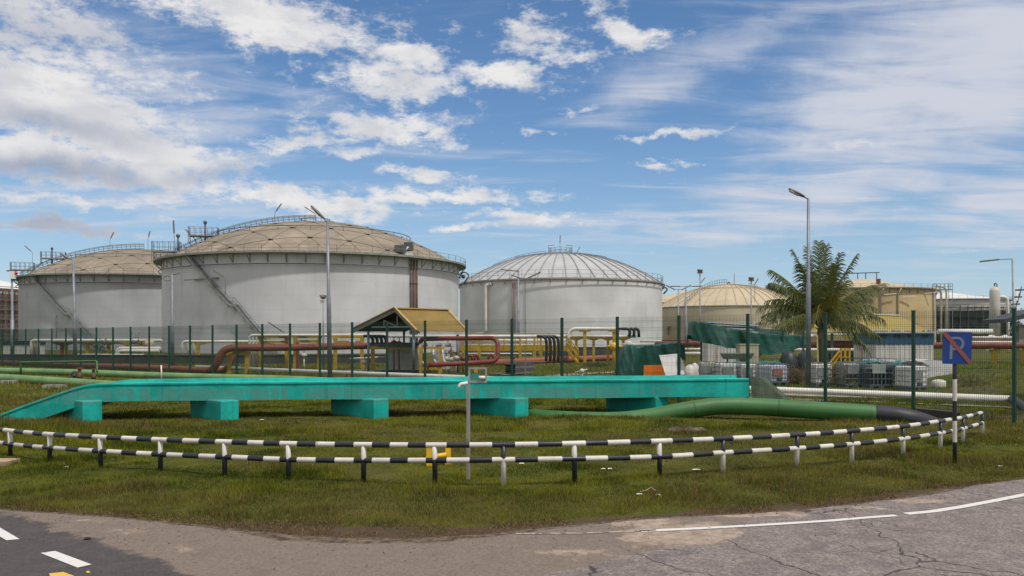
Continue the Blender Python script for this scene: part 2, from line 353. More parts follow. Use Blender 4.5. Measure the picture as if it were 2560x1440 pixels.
sand = T.mix(T.math('MULTIPLY', peb, .7), sand, (.05, .04, .035)); dusty = T.mix(T.math('MULTIPLY', peb, .5), dusty, (.05, .04, .035))
wob = T.math('MULTIPLY', T.math('SUBTRACT', T.noise(v, 2.6, 9, .72), .5), 1.5)
def mask(nm): return T.ramp(T.math('ADD', att(nm), wob), .38, .62)
c = T.mix(mask('old'), T.mix(mask('fresh'), dusty, fresh), old); c = T.mix(mask('sand'), c, sand)
soil = T.mix(T.ramp(T.noise(v, 7, 9, .75), .35, .65), (.025, .018, .014), (.17, .125, .08)); c = T.mix(mask('soil'), c, soil)
b = T.node('ShaderNodeBsdfPrincipled', {'Base Color': c, 'Roughness': .88}); b.inputs['Specular IOR Level'].default_value = .25
bn = T.node('ShaderNodeBump'); T.put(bn.inputs['Height'], T.math('SUBTRACT', fine, T.math('MULTIPLY', ck, 1.5))); bn.inputs['Strength'].default_value = .5; bn.inputs['Distance'].default_value = .012
T.l.new(bn.outputs[0], b.inputs['Normal']); o = T.node('ShaderNodeOutputMaterial'); T.l.new(b.outputs[0], o.inputs[0]); roadm = m

xs = np.concatenate([[-4000, -1500, -600, -300, -160, -90, -60], np.arange(-40, 40.01, .3), [60, 90, 160, 300, 600, 1500, 4000]])
ys = np.concatenate([[-600, -100, -20, 0, 4, 7], np.arange(8.6, 16, .12), np.arange(16, 30, .3), np.arange(30, 62, .8), [66, 72, 80, 95, 120, 160, 240, 400, 800, 1800, 4500]])
_g = rng.normal(size=(256, 256))
def fieldn(x, y, s, oct=4):
    """cheap value noise, 0..1"""
    tot = 0; amp = 1; A = 0
    for k in range(oct):
        u = x*s+k*17.3; v = y*s+k*31.7; iu = np.floor(u).astype(int); iv = np.floor(v).astype(int); fu = u-iu; fv = v-iv; fu = fu*fu*(3-2*fu); fv = fv*fv*(3-2*fv)
        g = lambda a, b_: _g[a & 255, b_ & 255]
        tot = tot+amp*((g(iu, iv)*(1-fu)+g(iu+1, iv)*fu)*(1-fv)+(g(iu, iv+1)*(1-fu)+g(iu+1, iv+1)*fu)*fv); A += amp; amp *= .55; s *= 2.1
    return np.clip(.5+tot/A*.6, 0, 1)
def soilf(x, y):
    d = y-grassY(x); s = 1-smooth(d+(fieldn(x+3, y, 1.1)-.5)*.5, -.12, .30)
    for px, py, r, a in ((1400, 1018, 1.4, .55), (300, 985, 1.5, .4), (2500, 1035, 3.5, .7), (2440, 985, 2.2, .7), (2540, 960, 3.5, .5), (1700, 1025, 1.2, .5), (2250, 975, 3, .5), (1290, 1035, .6, .5), (1000, 1070, .9, .3), (2280, 1225, .5, .5), (1720, 1068, .35, .8), (1990, 1250, .4, .4), (1240, 935, 5, .5)):
        g = G(px, py); s = np.maximum(s, a*np.exp(-((x-g.x)**2+(y-g.y)**2)/r**2))
    return s
gridmesh('ground', xs, ys, groundm, terrain, {'soil': soilf})

def pix(x, y): return 1280+F*x/np.maximum(y, .5), HOR+F*CH/np.maximum(y, .5)
def a_fresh(x, y):
    px, py = pix(x, y); ln = np.interp(px, [-600, 0, 130, 260, 400, 470, 700, 900, 1100, 1500], [1240, 1282, 1322, 1362, 1408, 1440, 1540, 1640, 1760, 2100])
    return .5+(py-ln)/70
def a_old(x, y):
    px, py = pix(x, y); ln = np.interp(py, [1150, 1240, 1290, 1340, 1385, 1440, 1700, 3000], [2300, 1950, 1880, 1800, 1600, 1380, 1000, 500])
    return .5+(px-ln)/170
def blob(px, py, cx, cy, rx, ry, a): return a*np.exp(-((px-cx)/rx)**2-((py-cy)/ry)**2)
def a_sand(x, y):
    px, py = pix(x, y); d = edgeY(x)-y; s = np.zeros_like(x)
    for q in ((1700, 1340, 170, 34, 1.0), (1620, 1310, 140, 16, .8), (1880, 1290, 170, 9, .9), (2150, 1272, 120, 7, .7), (2310, 1256, 120, 9, .75), (1450, 1385, 240, 30, .5), (1250, 1350, 120, 14, .35),
              (330, 1330, 90, 12, .6), (450, 1380, 60, 22, .5), (230, 1305, 120, 8, .5), (540, 1425, 60, 18, .45), (2480, 1232, 60, 5, .4)): s = np.maximum(s, blob(px, py, *q))
    return s
def a_soil(x, y):
    px, py = pix(x, y); d = edgeY(x)-y; s = 1-smooth(d, -.02, .18)
    w = np.interp(px, [0, 500, 700, 1100, 1500, 2560], [.14, .2, .5, .45, .22, .16]); s = np.maximum(s*.9, (1-smooth(d, w*.4, w))*.85)
    s = np.maximum(s, blob(px, py, 480, 1330, 180, 4, .45)); s = np.maximum(s, blob(px, py, 1700, 1308, 60, 4, .6)); return s
xr = np.concatenate([[-80, -50, -30, -20], np.arange(-14, 18, .14), [22, 30, 50, 90]]); tr = np.concatenate([np.linspace(-20, 6, 8), np.linspace(6.4, 7.8, 5)])
def roadmesh():
    cols = []; K = 46
    vs = []; n = 0
    for x in xr:
        e = float(edgeY(x)); 
        e += .06*noise.noise((x*2.3, 0, 0))+.05*noise.noise((x*7, 3, 0))
        col = list(tr)+list(np.linspace(8.0, e, K)); cols.append([(x, y, .018 if y < e-.12 else .004) for y in col])
    M = len(cols[0]); V = [p for c_ in cols for p in c_]; Fc = []
    for i in range(len(cols)-1):
        for j in range(M-1): Fc.append((i*M+j, (i+1)*M+j, (i+1)*M+j+1, i*M+j+1))
    me = bpy.data.meshes.new('road'); me.from_pydata(V, [], Fc); me.update(); A = np.array(V)
    for k, fn in (('fresh', a_fresh), ('old', a_old), ('sand', a_sand), ('soil', a_soil)):
        a_ = me.attributes.new(k, 'FLOAT', 'POINT'); a_.data.foreach_set('value', np.clip(fn(A[:, 0], A[:, 1]), -1, 2).astype(np.float32))
    me.materials.append(roadm); o = bpy.data.objects.new('road', me); link(o); o['kind'] = 'structure'
roadmesh()
# painted markings, worn
def paintm(name, col, thr):
    m = bpy.data.materials.new(name); m.use_nodes = True; m.node_tree.nodes.clear(); T = NT(m.node_tree)
    tc = T.node('ShaderNodeTexCoord'); v = tc.outputs['Object']; w = T.ramp(T.noise(v, 9, 9, .75), thr, thr+.06)
    c = T.mix(T.noise(v, 30, 3, .6), col, tuple(x*.75 for x in col)); c = T.mix(w, c, (.12, .10, .10))
    b = T.node('ShaderNodeBsdfPrincipled', {'Base Color': c, 'Roughness': .7}); o = T.node('ShaderNodeOutputMaterial'); T.l.new(b.outputs[0], o.inputs[0]); return m
lw = paintm('worn white road paint', (.66, .63, .60), .60); lfaint = paintm('dusty white road paint', (.42, .37, .31), .50); ly = paintm('yellow road paint', (.70, .42, .05), .66)
def strip(name, pts, w, mat):
    mb = MB(); L = [Vector(G(*p, z=.024)) for p in pts]
    # resample
    S = []
    for a, b_ in zip(L, L[1:]):
        for k in range(6): S.append(a.lerp(b_, k/6))
    S.append(L[-1])
    for i in range(len(S)-1):
        d = (S[i+1]-S[i]).normalized(); n_ = Vector((-d.y, d.x, 0))*w/2
        d0 = (S[i]-S[max(i-1, 0)]); d0 = d0.normalized() if d0.length > 0 else d; n0 = Vector((-d0.y, d0.x, 0))*w/2
        j = .008*noise.noise(S[i]*9)
        mb.quad(S[i]-n0*(1+j*6), S[i+1]-n_*(1+j*6), S[i+1]+n_, S[i]+n0)
    o = mb.build(name, mat); o['kind'] = 'structure'; return o
strip('edge_line', [(1290, 1339), (1450, 1338), (1560, 1334), (1640, 1330)], .05, lfaint)
strip('edge_line', [(1600, 1332.5), (1700, 1328), (1800, 1323), (1940, 1315), (2080, 1306), (2160, 1299), (2240, 1293)], .10, lw)
strip('edge_line', [(2265, 1289), (2330, 1283), (2400, 1272), (2480, 1257), (2560, 1241), (2640, 1226)], .12, lw)
def patch(name, pts, mat):
    o = MB().quad(*[G(*p, z=.024) for p in pts]).build(name, mat); o['kind'] = 'structure'
patch('lane_dash', [(101, 1388), (138, 1383), (229, 1417), (194, 1425)][::-1], lw); patch('lane_dash', [(-60, 1312), (-25, 1309), (49, 1353), (16, 1356)][::-1], lw)
patch('yellow_line', [(122, 1440), (158, 1436), (185, 1446), (200, 1470), (140, 1475)][::-1], ly); patch('yellow_line', [(214, 1435), (222, 1433), (226, 1438), (218, 1439)][::-1], ly)

# gravel service track behind the fence
gravel = pm('pale gravel', (.26, .22, .18), .95, 0, .25, 2, bump=.4, dirt=(.12, .12, .04), dthr=(.58, .75))
def groundstrip(name, a, b_, mat, z=.012):
    mb = MB(); N = 30; A = [G(*p) for p in a]; B = [G(*p) for p in b_]
    def at_(L, t):
        s = t*(len(L)-1); i = min(int(s), len(L)-2); return L[i].lerp(L[i+1], s-i)
    for i in range(N):
        q = [at_(A, i/N), at_(A, (i+1)/N), at_(B, (i+1)/N), at_(B, i/N)]
        for j, p in enumerate(q): p.z = z+float(terrain([p.x], [p.y])[0])
        mb.add(q, [(3, 2, 1, 0)])
    o = mb.build(name, mat); o['kind'] = 'structure'; return o
groundstrip('service_track', [(1850, 978), (2150, 989), (2560, 1003), (2900, 1018)], [(1850, 997), (2150, 1004), (2560, 1022), (2900, 1044)], gravel)
groundstrip('footpath', [(1290, 950), (1370, 938), (1560, 927)], [(1290, 957), (1370, 943), (1560, 930)], gravel)

# ---------------------------------------------------------------- grass blades (near verge) and rough tufts (behind)
m = bpy.data.materials.new('grass blade'); m.use_nodes = True; m.node_tree.nodes.clear(); T = NT(m.node_tree)
a = T.node('ShaderNodeAttribute', attribute_name='tint'); b = T.node('ShaderNodeBsdfDiffuse', {'Color': a.outputs['Color']}); t = T.node('ShaderNodeBsdfTranslucent', {'Color': a.outputs['Color']})
mx = T.node('ShaderNodeMixShader'); mx.inputs[0].default_value = .25; T.l.new(b.outputs[0], mx.inputs[1]); T.l.new(t.outputs[0], mx.inputs[2])
o = T.node('ShaderNodeOutputMaterial'); T.l.new(mx.outputs[0], o.inputs[0]); bladem = m
def blades(name, label, x, y, h, w, col, lean=.5):
    n = len(x); z = terrain(x, y); ang_ = rng.uniform(0, 2*np.pi, n); la = rng.uniform(0, 2*np.pi, n); ll = rng.uniform(0, lean, n)*h
    dx, dy = np.cos(ang_)*w/2, np.sin(ang_)*w/2
    V = np.empty((n, 3, 3), np.float32)
    V[:, 0] = np.stack([x-dx, y-dy, z-.005], 1); V[:, 1] = np.stack([x+dx, y+dy, z-.005], 1); V[:, 2] = np.stack([x+np.cos(la)*ll, y+np.sin(la)*ll, z+h], 1)
    me = bpy.data.meshes.new(name); me.vertices.add(n*3); me.vertices.foreach_set('co', V.ravel())
    me.loops.add(n*3); me.loops.foreach_set('vertex_index', np.arange(n*3, dtype=np.int32)); me.polygons.add(n); me.polygons.foreach_set('loop_start', np.arange(0, n*3, 3, dtype=np.int32))
    me.update(); ca = me.color_attributes.new('tint', 'FLOAT_COLOR', 'POINT'); cc = np.ones((n, 3, 4), np.float32); cc[:, :, :3] = col[:, None, :]; ca.data.foreach_set('color', cc.ravel())
    me.materials.append(bladem); o = bpy.data.objects.new(name, me); link(o); tag(o, label, 'grass', kind='stuff'); return o
def tint(x, y, dry=0):
    n = len(x); a = fieldn(x, y, .5)[:, None]; b_ = fieldn(x+40, y, .22, 5)[:, None]; r = rng.random((n, 1)); r2 = rng.random((n, 1))
    c2 = fieldn(x+11, y+5, 1.6, 5)[:, None]; a = np.clip(.5+(a-.5)*1.2+(c2-.5)*1.6, 0, 1)
    col = (np.array([.058, .078, .010])*(1-a)+np.array([.185, .190, .022])*a)*(.6+.8*r)
    dr = np.array([.165, .12, .052])*(.6+.8*r); q = np.clip((b_-.5)*3.4+.02+dry, .03, .50)*1.0
    return np.where(r2 < q, dr, col).astype(np.float32)
POST = [(-85, 1062, 1093, 1122, 0), (26, 1077, 1110, 1140, 0), (124, 1086, 1119, 1155, 0), (252, 1093, 1128, 1172, 0), (401, 1099.5, 1136, 1180, 0), (562, 1105, 1142.5, 1194, 0), (722, 1109.5, 1149, 1200, 0),
        (909, 1112, 1151, 1205, 0), (1088, 1113, 1151, 1212, 0), (1259, 1112, 1149.5, 1212, 1), (1437, 1109, 1147, 1210, 0), (1649.5, 1103, 1142, 1197, 0), (1808, 1097, 1132, 1185, 1),
        (1992, 1087.5, 1121, 1170, 1), (2130, 1077.5, 1110.5, 1158, 1), (2258, 1066, 1097, 1140, 1), (2351, 1053, 1083, 1123, 1), (2407, 1043.5, 1072, 1105, 1), (2456, 1031.5, 1057, 1084, 1)]
POSTXY = [(G(p[0], p[3]).x, G(p[0], p[3]).y) for p in POST]
N = 520000; u = rng.random(N*2); y = 9.8*(34/9.8)**(u); x = (rng.random(N*2)-.5)*2*(y*.62+1)
k = y > grassY(x)+rng.normal(0, .07, len(x))+(fieldn(x+3, y, 1.1)-.5)*.5-.05; k &= rng.random(len(x)) < np.clip(1.15-.75*soilf(x, y), .08, 1)
x, y = x[k][:N], y[k][:N]; px, py = pix(x, y)
h = (.016+.032*rng.random(len(x))**1.5)*(.35+1.5*fieldn(x+9, y+3, .9)); h *= 1+.25*smooth(y, 14, 30)
tall = np.exp(-((px-150)/190)**2-((py-1092)/36)**2); tall = np.maximum(tall, .8*np.exp(-((px-380)/200)**2-((py-1090)/20)**2)*0.5)
edge = np.exp(-((y-grassY(x))/.25)**2)*np.clip((700-px)/700, 0, 1); pf = np.zeros(len(x))
for q_ in POSTXY: pf = np.maximum(pf, np.exp(-((x-q_[0])**2+(y-q_[1])**2)/.22**2))
h = h*(1+4.6*tall+1.8*edge+1.6*pf+1.5*smooth(fieldn(x+70, y+31, 1.3, 3), .66, .80))
w = (.006+.004*rng.random(len(x)))*(y/12)**.9*(1+.6*tall)
blades('grass', 'short green and straw-coloured grass covering the verge', x, y, h, w, tint(x, y), .8)
N = 30000; x = rng.uniform(-9, 11, N); lo_, hi_ = edgeY(x)-.12, grassY(x)+.25; y = lo_+(hi_-lo_)*rng.random(N)**.7; k = fieldn(x, y, 2.2) > .42; x, y = x[k], y[k]
blades('dry_grass_debris', 'dry straw and dead grass strewn along the dirt edge of the road', x, y, .006+.022*rng.random(len(x)), .010+.008*rng.random(len(x)), (np.array([.20, .14, .07])*(.25+1.0*rng.random((len(x), 1)))).astype(np.float32), 3.0)
mb = MB(); N = 1500; xx = rng.uniform(-9, 11, N); tt = rng.random(N)**1.6
for q_, t_ in zip(xx, tt):
    e_ = float(edgeY([q_])[0]); y_ = e_-.1-t_*1.5; r_ = .005+.011*rng.random()**3
    if rng.random() < (.9 if q_ < 1.5 else .45):
        c_ = Vector((q_, y_, .018+r_*.4)); a_ = rng.uniform(0, 6.28); V = [c_+Vector((r_*math.cos(a_+k_*2.09), r_*math.sin(a_+k_*2.09), -r_*.4)) for k_ in range(3)]+[c_+Vector((0, 0, r_*.8))]
        mb.add(V, [(0, 2, 1), (0, 1, 3), (1, 2, 3), (2, 0, 3)])
o = mb.build('gravel', pm('dark gravel chips', (.11, .09, .075), .9, 0, .6, 40)); tag(o, 'loose gravel chips scattered on the dusty road shoulder', 'gravel', kind='stuff')
N = 60000; u = rng.random(N); y = 30*(80/30)**u; x = (rng.random(N)-.5)*2*(y*.62+1)
k = rng.random(N) < np.clip(1.1-.9*soilf(x, y), .05, 1); px, py = pix(x, y)
trk = (px > 1850) & (py > np.interp(px, [1850, 2150, 2560], [978, 989, 1003])) & (py < np.interp(px, [1850, 2150, 2560], [998, 1005, 1023])); k &= ~trk
x, y = x[k], y[k]; h = .06+.08*rng.random(len(x)); h *= 1+1.2*fieldn(x, y, .3); w = .02*(y/30)
cl = tint(x, y, -.1); cl[:, 1] *= np.where(x > 12, 1.25, 1)
blades('rough_grass', 'rough grass growing behind the mesh fence', x, y, h, w, cl, .7)

# ---------------------------------------------------------------- black and white guard rail
bw = [pm('white rail paint', (.56, .53, .48), .5, 0, .12, 3, streak=.15, dirt=(.30, .25, .225), dthr=(.60, .72), dscale=5), pm('black rail paint', (.014, .015, .021), .42, 0, .3, 3, spec=.45, dirt=(.06, .055, .05), dthr=(.66, .74), dscale=6)]
def smoothpath(pts, k):
    """catmull-rom samples: k per span"""
    out = []
    for i in range(len(pts)-1):
        p0, p1, p2, p3 = pts[max(i-1, 0)], pts[i], pts[i+1], pts[min(i+2, len(pts)-1)]; n = k[i]
        for j in range(n):
            t = j/n; out.append(.5*((2*p1)+(-p0+p2)*t+(2*p0-5*p1+4*p2-p3)*t*t+(-p0+3*p1-3*p2+p3)*t**3))
    return out+[pts[-1]]
gr = thing('guard_rail', 'low two-bar barrier of black and white striped pipe along the grass verge', 'barrier', G(1259, 1212))
for which, nm in ((1, 'top_rail'), (2, 'lower_rail')):
    pts = [P(p[0], p[which], gy(p[3])) for p in POST]; spans = []; cols = []
    for i in range(len(POST)-1):
        a_, b_ = POST[i][4], POST[i+1][4]; a_, b_ = (a_, b_) if which == 1 else (1-a_, 1-b_)
        nst = 4 if a_ == b_ else 3; nsub = nst*2     # half stripes
        spans.append(nsub)
        for j in range(nsub): cols.append((a_+((j+1)//2)) % 2)
    o = MB().tube(smoothpath(pts, spans), .043, 12, mats=cols).build(nm, bw, gr)
for px_, y1, y2, y3, ctop in POST:
    Y = gy(y3); b0 = G(px_, y3); zt = P(px_, y1, Y).z; zl = P(px_, y2, Y).z
    tilt = random.uniform(-.012, .012)
    mb = MB().tube([b0+Vector((0, 0, -.1)), b0+Vector((tilt*.5, 0, zl-.015)), b0+Vector((tilt, 0, zt-.02))], .040, 12, mats=[1-ctop, ctop]); mb.build('post', bw, gr)

# ---------------------------------------------------------------- green mesh fence
FA, FB_, FC_, FY = 1255., -179.3, .0722, F*CH/208
def fp(i): return Vector((FY*(FA+FB_*i)/F, FY*(1+FC_*i), 0))
fd = (fp(1)-fp(0)); flen = fd.length; fdn = fd.normalized(); fH = 3.0
fence = thing('mesh_fence', 'tall dark green welded mesh fence with square posts in front of the tank farm', 'fence', fp(7))
pmesh = None; panel = None
for i in range(-1, 32):
    p = fp(i)
    if pmesh is None:
        mb = MB().bar(p+Vector((0, 0, -.1)), p+Vector((0, 0, fH)), .085, .085, up=fdn); mb.box((p.x-.05, p.y-.05, fH), (p.x+.05, p.y+.05, fH+.03))
        for q in range(7): mb.obox(p+fdn.cross(Vector((0, 0, 1)))*.055+Vector((0, 0, .35+q*.4)), fdn*.03, fdn.cross(Vector((0, 0, 1)))*.012, Vector((0, 0, .02)))
        po = mb.build('post', fgreen, fence); pmesh = po
    else:
        po = pmesh.copy(); C.objects.link(po); po.parent = fence; po.location = Vector(pmesh.location)+(p-fp(-1))
    if i < 31:
        if panel is None:
            mb = MB(); off = fdn.cross(Vector((0, 0, 1)))*.02; r = .0032; nv = int(flen/.05)
            for q in range(1, nv):
                b_ = p+fdn*(q*flen/nv)+off; mb.bar(b_+Vector((0, 0, .06)), b_+Vector((0, 0, fH+.01)), r*2)
            zz = .12
            while zz < fH:
                for dz in (0, .045) if abs(zz % .6-.12) > .1 else (0, .05, .10):
                    mb.bar(p+off+Vector((0, 0, min(zz+dz, fH-.02))), p+off+fdn*flen+Vector((0, 0, min(zz+dz, fH-.02))), r*1.7)
                zz += .30
            pn = mb.build('mesh_panel', fgreen, fence); panel = pn
        else:
            pn = panel.copy(); C.objects.link(pn); pn.parent = fence; pn.location = Vector(panel.location)+(p-fp(-1))

# ---------------------------------------------------------------- turquoise concrete beam on piers
m = bpy.data.materials.new('patchy turquoise paint'); m.use_nodes = True; m.node_tree.nodes.clear(); T = NT(m.node_tree)
tc = T.node('ShaderNodeTexCoord'); v = tc.outputs['Object']
c = T.mix(T.ramp(T.noise(v, 1.3, 7, .6), .35, .65), (.002, .27, .225), (.006, .39, .33))
pt_ = T.ramp(T.noise(T.mapv(v, (1.0, 1, .55)), 1.15, 5, .75, dist=.15), .49, .54)
pt2 = T.ramp(T.noise(T.mapv(v, (2.0, 1, .10), loc=(5, 0, 0)), 2.3, 4, .7), .50, .56)
sz = T.node('ShaderNodeSeparateXYZ'); T.put(sz.inputs[0], v)
low = T.ramp(T.math('ADD', sz.outputs[2], T.math('MULTIPLY', T.noise(v, 1.2, 3), .12)), .93, .90)
low2 = T.ramp(T.math('ADD', sz.outputs[2], T.math('MULTIPLY', T.noise(v, 1.0, 3), .08)), .47, .50)
rt = T.ramp(T.math('ADD', sz.outputs[0], T.math('MULTIPLY', T.noise(v, .6, 3), 2.0)), 7.5, 3.0)
pp = T.math('MULTIPLY', T.math('MULTIPLY', T.math('MAXIMUM', T.math('MULTIPLY', pt_, .9), pt2), T.math('MULTIPLY', low, low2)), rt)
c = T.mix(T.math('MULTIPLY', pp, .85), c, T.mix(T.noise(v, 5, 4, .6), (.055, .24, .205), (.075, .26, .22)))
stn = T.math('MULTIPLY', T.ramp(T.noise(T.mapv(v, (1, 1, .4)), 4.5, 8, .75), .62, .72), T.ramp(T.noise(v, .5, 3), .5, .65))
c = T.mix(T.math('MULTIPLY', stn, .75), c, (.02, .05, .04))
dr_ = T.ramp(T.noise(T.mapv(v, (3.5, 1, .06)), 2.0, 6, .75), .56, .66); c = T.mix(T.math('MULTIPLY', dr_, .45), c, (.008, .12, .10))
spk = T.ramp(T.noise(v, 26, 3, .6), .68, .73); c = T.mix(T.math('MULTIPLY', spk, .3), c, (.06, .10, .08))
gm = T.ramp(T.math('ADD', sz.outputs[2], T.math('MULTIPLY', T.noise(v, 5, 5), .25)), .22, .08); c = T.mix(T.math('MULTIPLY', gm, .5), c, (.03, .09, .05))
b = T.node('ShaderNodeBsdfPrincipled', {'Base Color': c, 'Roughness': .55}); b.inputs['Specular IOR Level'].default_value = .35
bn = T.node('ShaderNodeBump'); T.put(bn.inputs['Height'], T.noise(v, 7, 7, .6)); bn.inputs['Strength'].default_value = .3; bn.inputs['Distance'].default_value = .04
T.l.new(bn.outputs[0], b.inputs['Normal']); o = T.node('ShaderNodeOutputMaterial'); T.l.new(b.outputs[0], o.inputs[0]); teal = m
beam = thing('concrete_beam', 'turquoise painted concrete beam sloping into the grass at its left end', 'beam', (0, 26, 0))
def bl(px_, dy=0):     # front-face depth
    return 24.3+(px_-240)/(1872-240)*1.5+dy
def sect(px_, ytop, ybot):
    Y = bl(px_); T_ = P(px_, ytop, Y); B_ = P(px_, ybot, Y); return T_, B_
secs = [(-110, 1078, 1130), (-60, 1059, 1112), (0, 1036, 1088), (60, 1013, 1064), (120, 992, 1042), (180, 971, 1021), (215, 962, 1011), (245, 959, 1006), (300, 957.5, 1003)]
secs += [(x_, 957-(x_-300)/1572*10.5+.5*math.sin(x_*.02), 1002.5-(x_-300)/1572*10.5+.7*math.sin(x_*.013+1)) for x_ in range(380, 1860, 80)]+[(1872, 946, 992)]
mb = MB(); prev = None; dw = Vector((.05, 1, 0)).normalized()
for s_ in secs:
    Tt, Bb = sect(*s_)
    # channel profile: front lip, slab, back lip
    prof = [(0, Bb.z), (0, Tt.z-.075), (-.025, Tt.z-.055), (-.025, Tt.z-.012), (.0, Tt.z), (.14, Tt.z), (.18, Tt.z-.06), (1.75, Tt.z-.06), (1.78, Tt.z+.03), (1.92, Tt.z+.03), (1.94, Bb.z)]
    ring = [Vector((Tt.x, Tt.y, 0))+dw*d+Vector((0, 0, z)) for d, z in prof]
    if prev is not None:
        n = len(ring); vs_ = prev+ring; mb.add(vs_, [(j, n+j, n+(j+1) % n, (j+1) % n) for j in range(n)])
    else: mb.add(ring, [tuple(range(len(ring)))])
    prev = ring
mb.add(prev, [tuple(range(len(prev)))[::-1]])
mb.build('beam_body', teal, beam)
PIER = [((122, 1038), (206, 1054), .50), ((472, 1040), (552, 1053), .50), ((838, 1038), (935, 1048), .50), ((1181, 1036), (1289, 1046), .51), ((1532, 1030), (1640, 1040), .50)]
for far, near, zt in PIER:
    if far is None:
        a_ = G(196, 1048); d = (G(255, 1052)-a_); mb = MB(); n_ = Vector((.05, 1, 0)); a2 = a_+Vector((0, -.0, 0)); q = [a_, a_+Vector((d.length, .05, 0)), a_+Vector((d.length+.1, 1.3, 0)), a_+Vector((.1, 1.3, 0))]
        z0 = [P(196, 1020, a_.y).z, P(255, 1003, a_.y).z]; mb.hexa([p+Vector((0, 0, -.1)) for p in q]+[q[0]+Vector((0, 0, z0[0])), q[1]+Vector((0, 0, z0[1])), q[2]+Vector((0, 0, z0[1])), q[3]+Vector((0, 0, z0[0]))])
    else:
        nr = G(*near); fr = G(*far); d = (fr-nr).normalized(); e = Vector((-d.y, d.x, 0)); e = e if e.x > 0 else -e
        L = 2.1; wd = .52
        q = [nr, nr+e*wd, nr+e*wd+d*L, nr+d*L]; mb = MB().hexa([p+Vector((0, 0, -.1)) for p in q]+[q[0]+Vector((0, 0, zt+.05)), q[1]+Vector((0, 0, zt+.05))]+[p+Vector((0, 0, zt+.02)) for p in q[2:]])
    o = mb.build('pier', teal, beam)
    bv = o.modifiers.new('b', 'BEVEL'); bv.width = .03; bv.segments = 2
# dark sloping slab that carries on behind the fence
slabm = pm('algae-stained concrete slab', (.07, .095, .06), .85, 0, .35, 1.3, bump=.3, dirt=(.02, .03, .02), dthr=(.5, .7))
a0 = P(1876, 943, 28.7); a1 = P(1880, 996, 28.7); b0 = P(1900, 943, 29.2); b1 = P(1962, 998, 30); dv = Vector((.3, .5, 0))
o = MB().hexa([a1, b1, b1+dv, a1+dv, a0, b0, b0+dv, a0+dv]).build('concrete_slab', slabm, origin=(a1.x, a1.y, 0)); tag(o, 'dark algae-stained concrete slab sloping down behind the fence beside the turquoise beam', 'slab')

# ---------------------------------------------------------------- foreground pipes
def rpipe(name, label, pts, mat, cat='pipe', group=None, n=20, k=8, mats=None):
    """pts: px, py(centre), depth, radius metres"""
    pp = [P(p[0], p[1], p[2]) for p in pts]; rr = [p[3] for p in pts]; path = smoothpath(pp, [k]*(len(pp)-1)); rad = []
    for i in range(len(pts)-1): rad += [rr[i]+(rr[i+1]-rr[i])*j/k for j in range(k)]
    rad.append(rr[-1]); o = MB().tube(path, rad, n).build(name, mat, origin=(pp[0].x, pp[0].y, 0)); return tag(o, label, cat, group)
gp = thing('green_pipe', 'thick green pipe rising out of the grass and ending in a black section', 'pipe', G(1900, 1042))
def rad(px_h, Y): return px_h/2/F*Y
seg = [(1290, 1028, 25.9, .17), (1340, 1040, 25.4, .20), (1400, 1047, 25.0, .23), (1480, 1051, 24.7, .24), (1560, 1050, 24.6, .24), (1640, 1040, 24.6, .24), (1720, 1025, 24.6, .24), (1800, 1015, 24.7, .24), (1880, 1016, 24.7, .24), (1980, 1022, 24.5, .24), (2080, 1028, 24.2, .24), (2192, 1035, 23.9, .24)]
pp = [P(a_, b_, c_) for a_, b_, c_, d_ in seg]; path = smoothpath(pp, [6]*(len(pp)-1)); rr = np.interp(np.arange(len(path)), np.arange(len(seg))*6, [s_[3] for s_ in seg]).tolist()
MB().tube(path, rr, 28).build('pipe_run', gpipe, gp)
for q_ in (20, 37, 52):
    a_ = path[q_]; d_ = (path[q_+1]-path[q_-1]).normalized(); MB().tube([a_-d_*.02, a_, a_+d_*.02], [rr[q_], rr[q_]+.008, rr[q_]], 28, caps=False).build('weld_seam', pm('pipe weld', (.03, .09, .03), .7), gp)
seg = [(2190, 1035, 23.91, .245), (2240, 1040, 23.7, .245), (2290, 1050, 23.5, .24), (2330, 1064, 23.2, .24), (2365, 1083, 22.8, .22), (2385, 1098, 22.6, .20)]
pp = [P(a_, b_, c_) for a_, b_, c_, d_ in seg]; path = smoothpath(pp, [6]*(len(pp)-1)); rr = np.interp(np.arange(len(path)), np.arange(len(seg))*6, [s_[3] for s_ in seg]).tolist()
MB().tube(path, rr, 28).build('black_section', blackm, gp)
o = MB().hexa([G(2292, 1045), G(2400, 1052), G(2400, 1049), G(2292, 1042), G(2292, 1045)+Vector((0, 0, .27)), G(2400, 1052)+Vector((0, 0, .22)), G(2400, 1049)+Vector((0, 0, .22)), G(2292, 1042)+Vector((0, 0, .27))]).build('culvert_wall', bundm, origin=G(2292, 1045))
tag(o, 'low blackened culvert wall behind the black pipe end', 'wall')
rpipe('thin_pipe', 'thin green pipe seen under the turquoise beam', [(1290, 994, 34, .06), (1420, 1001, 33.2, .06), (1560, 1008, 32.6, .06)], gpipe)
rpipe('pale_green_pipe', 'pale green pipe with white bands, farther of the two passing behind the beam', [(-60, 925, 58, .205), (0, 927, 57, .205), (200, 932, 53.6, .205), (400, 940, 49.5, .205), (600, 946, 46, .205), (760, 951, 43.6, .205), (920, 962, 41.3, .205), (1000, 975, 40, .205)], gpipe2)
for px_ in (716, 724):
    a_ = P(px_, 949.6, 44.3); b_ = a_+(P(px_+10, 950, 44.1)-a_).normalized()*.07; o = MB().tube([a_, b_], .195, 20).build('white_band', white, bpy.data.objects['pale_green_pipe'])
rpipe('pale_green_pipe', 'pale green pipe on low blocks, nearer of the two behind the sloping beam end', [(-60, 941, 47.5, .225), (0, 945, 46.4, .225), (120, 953, 43.6, .225), (200, 958.5, 41.8, .225), (300, 966, 39.6, .225), (420, 977, 37, .225)], gpipe2)
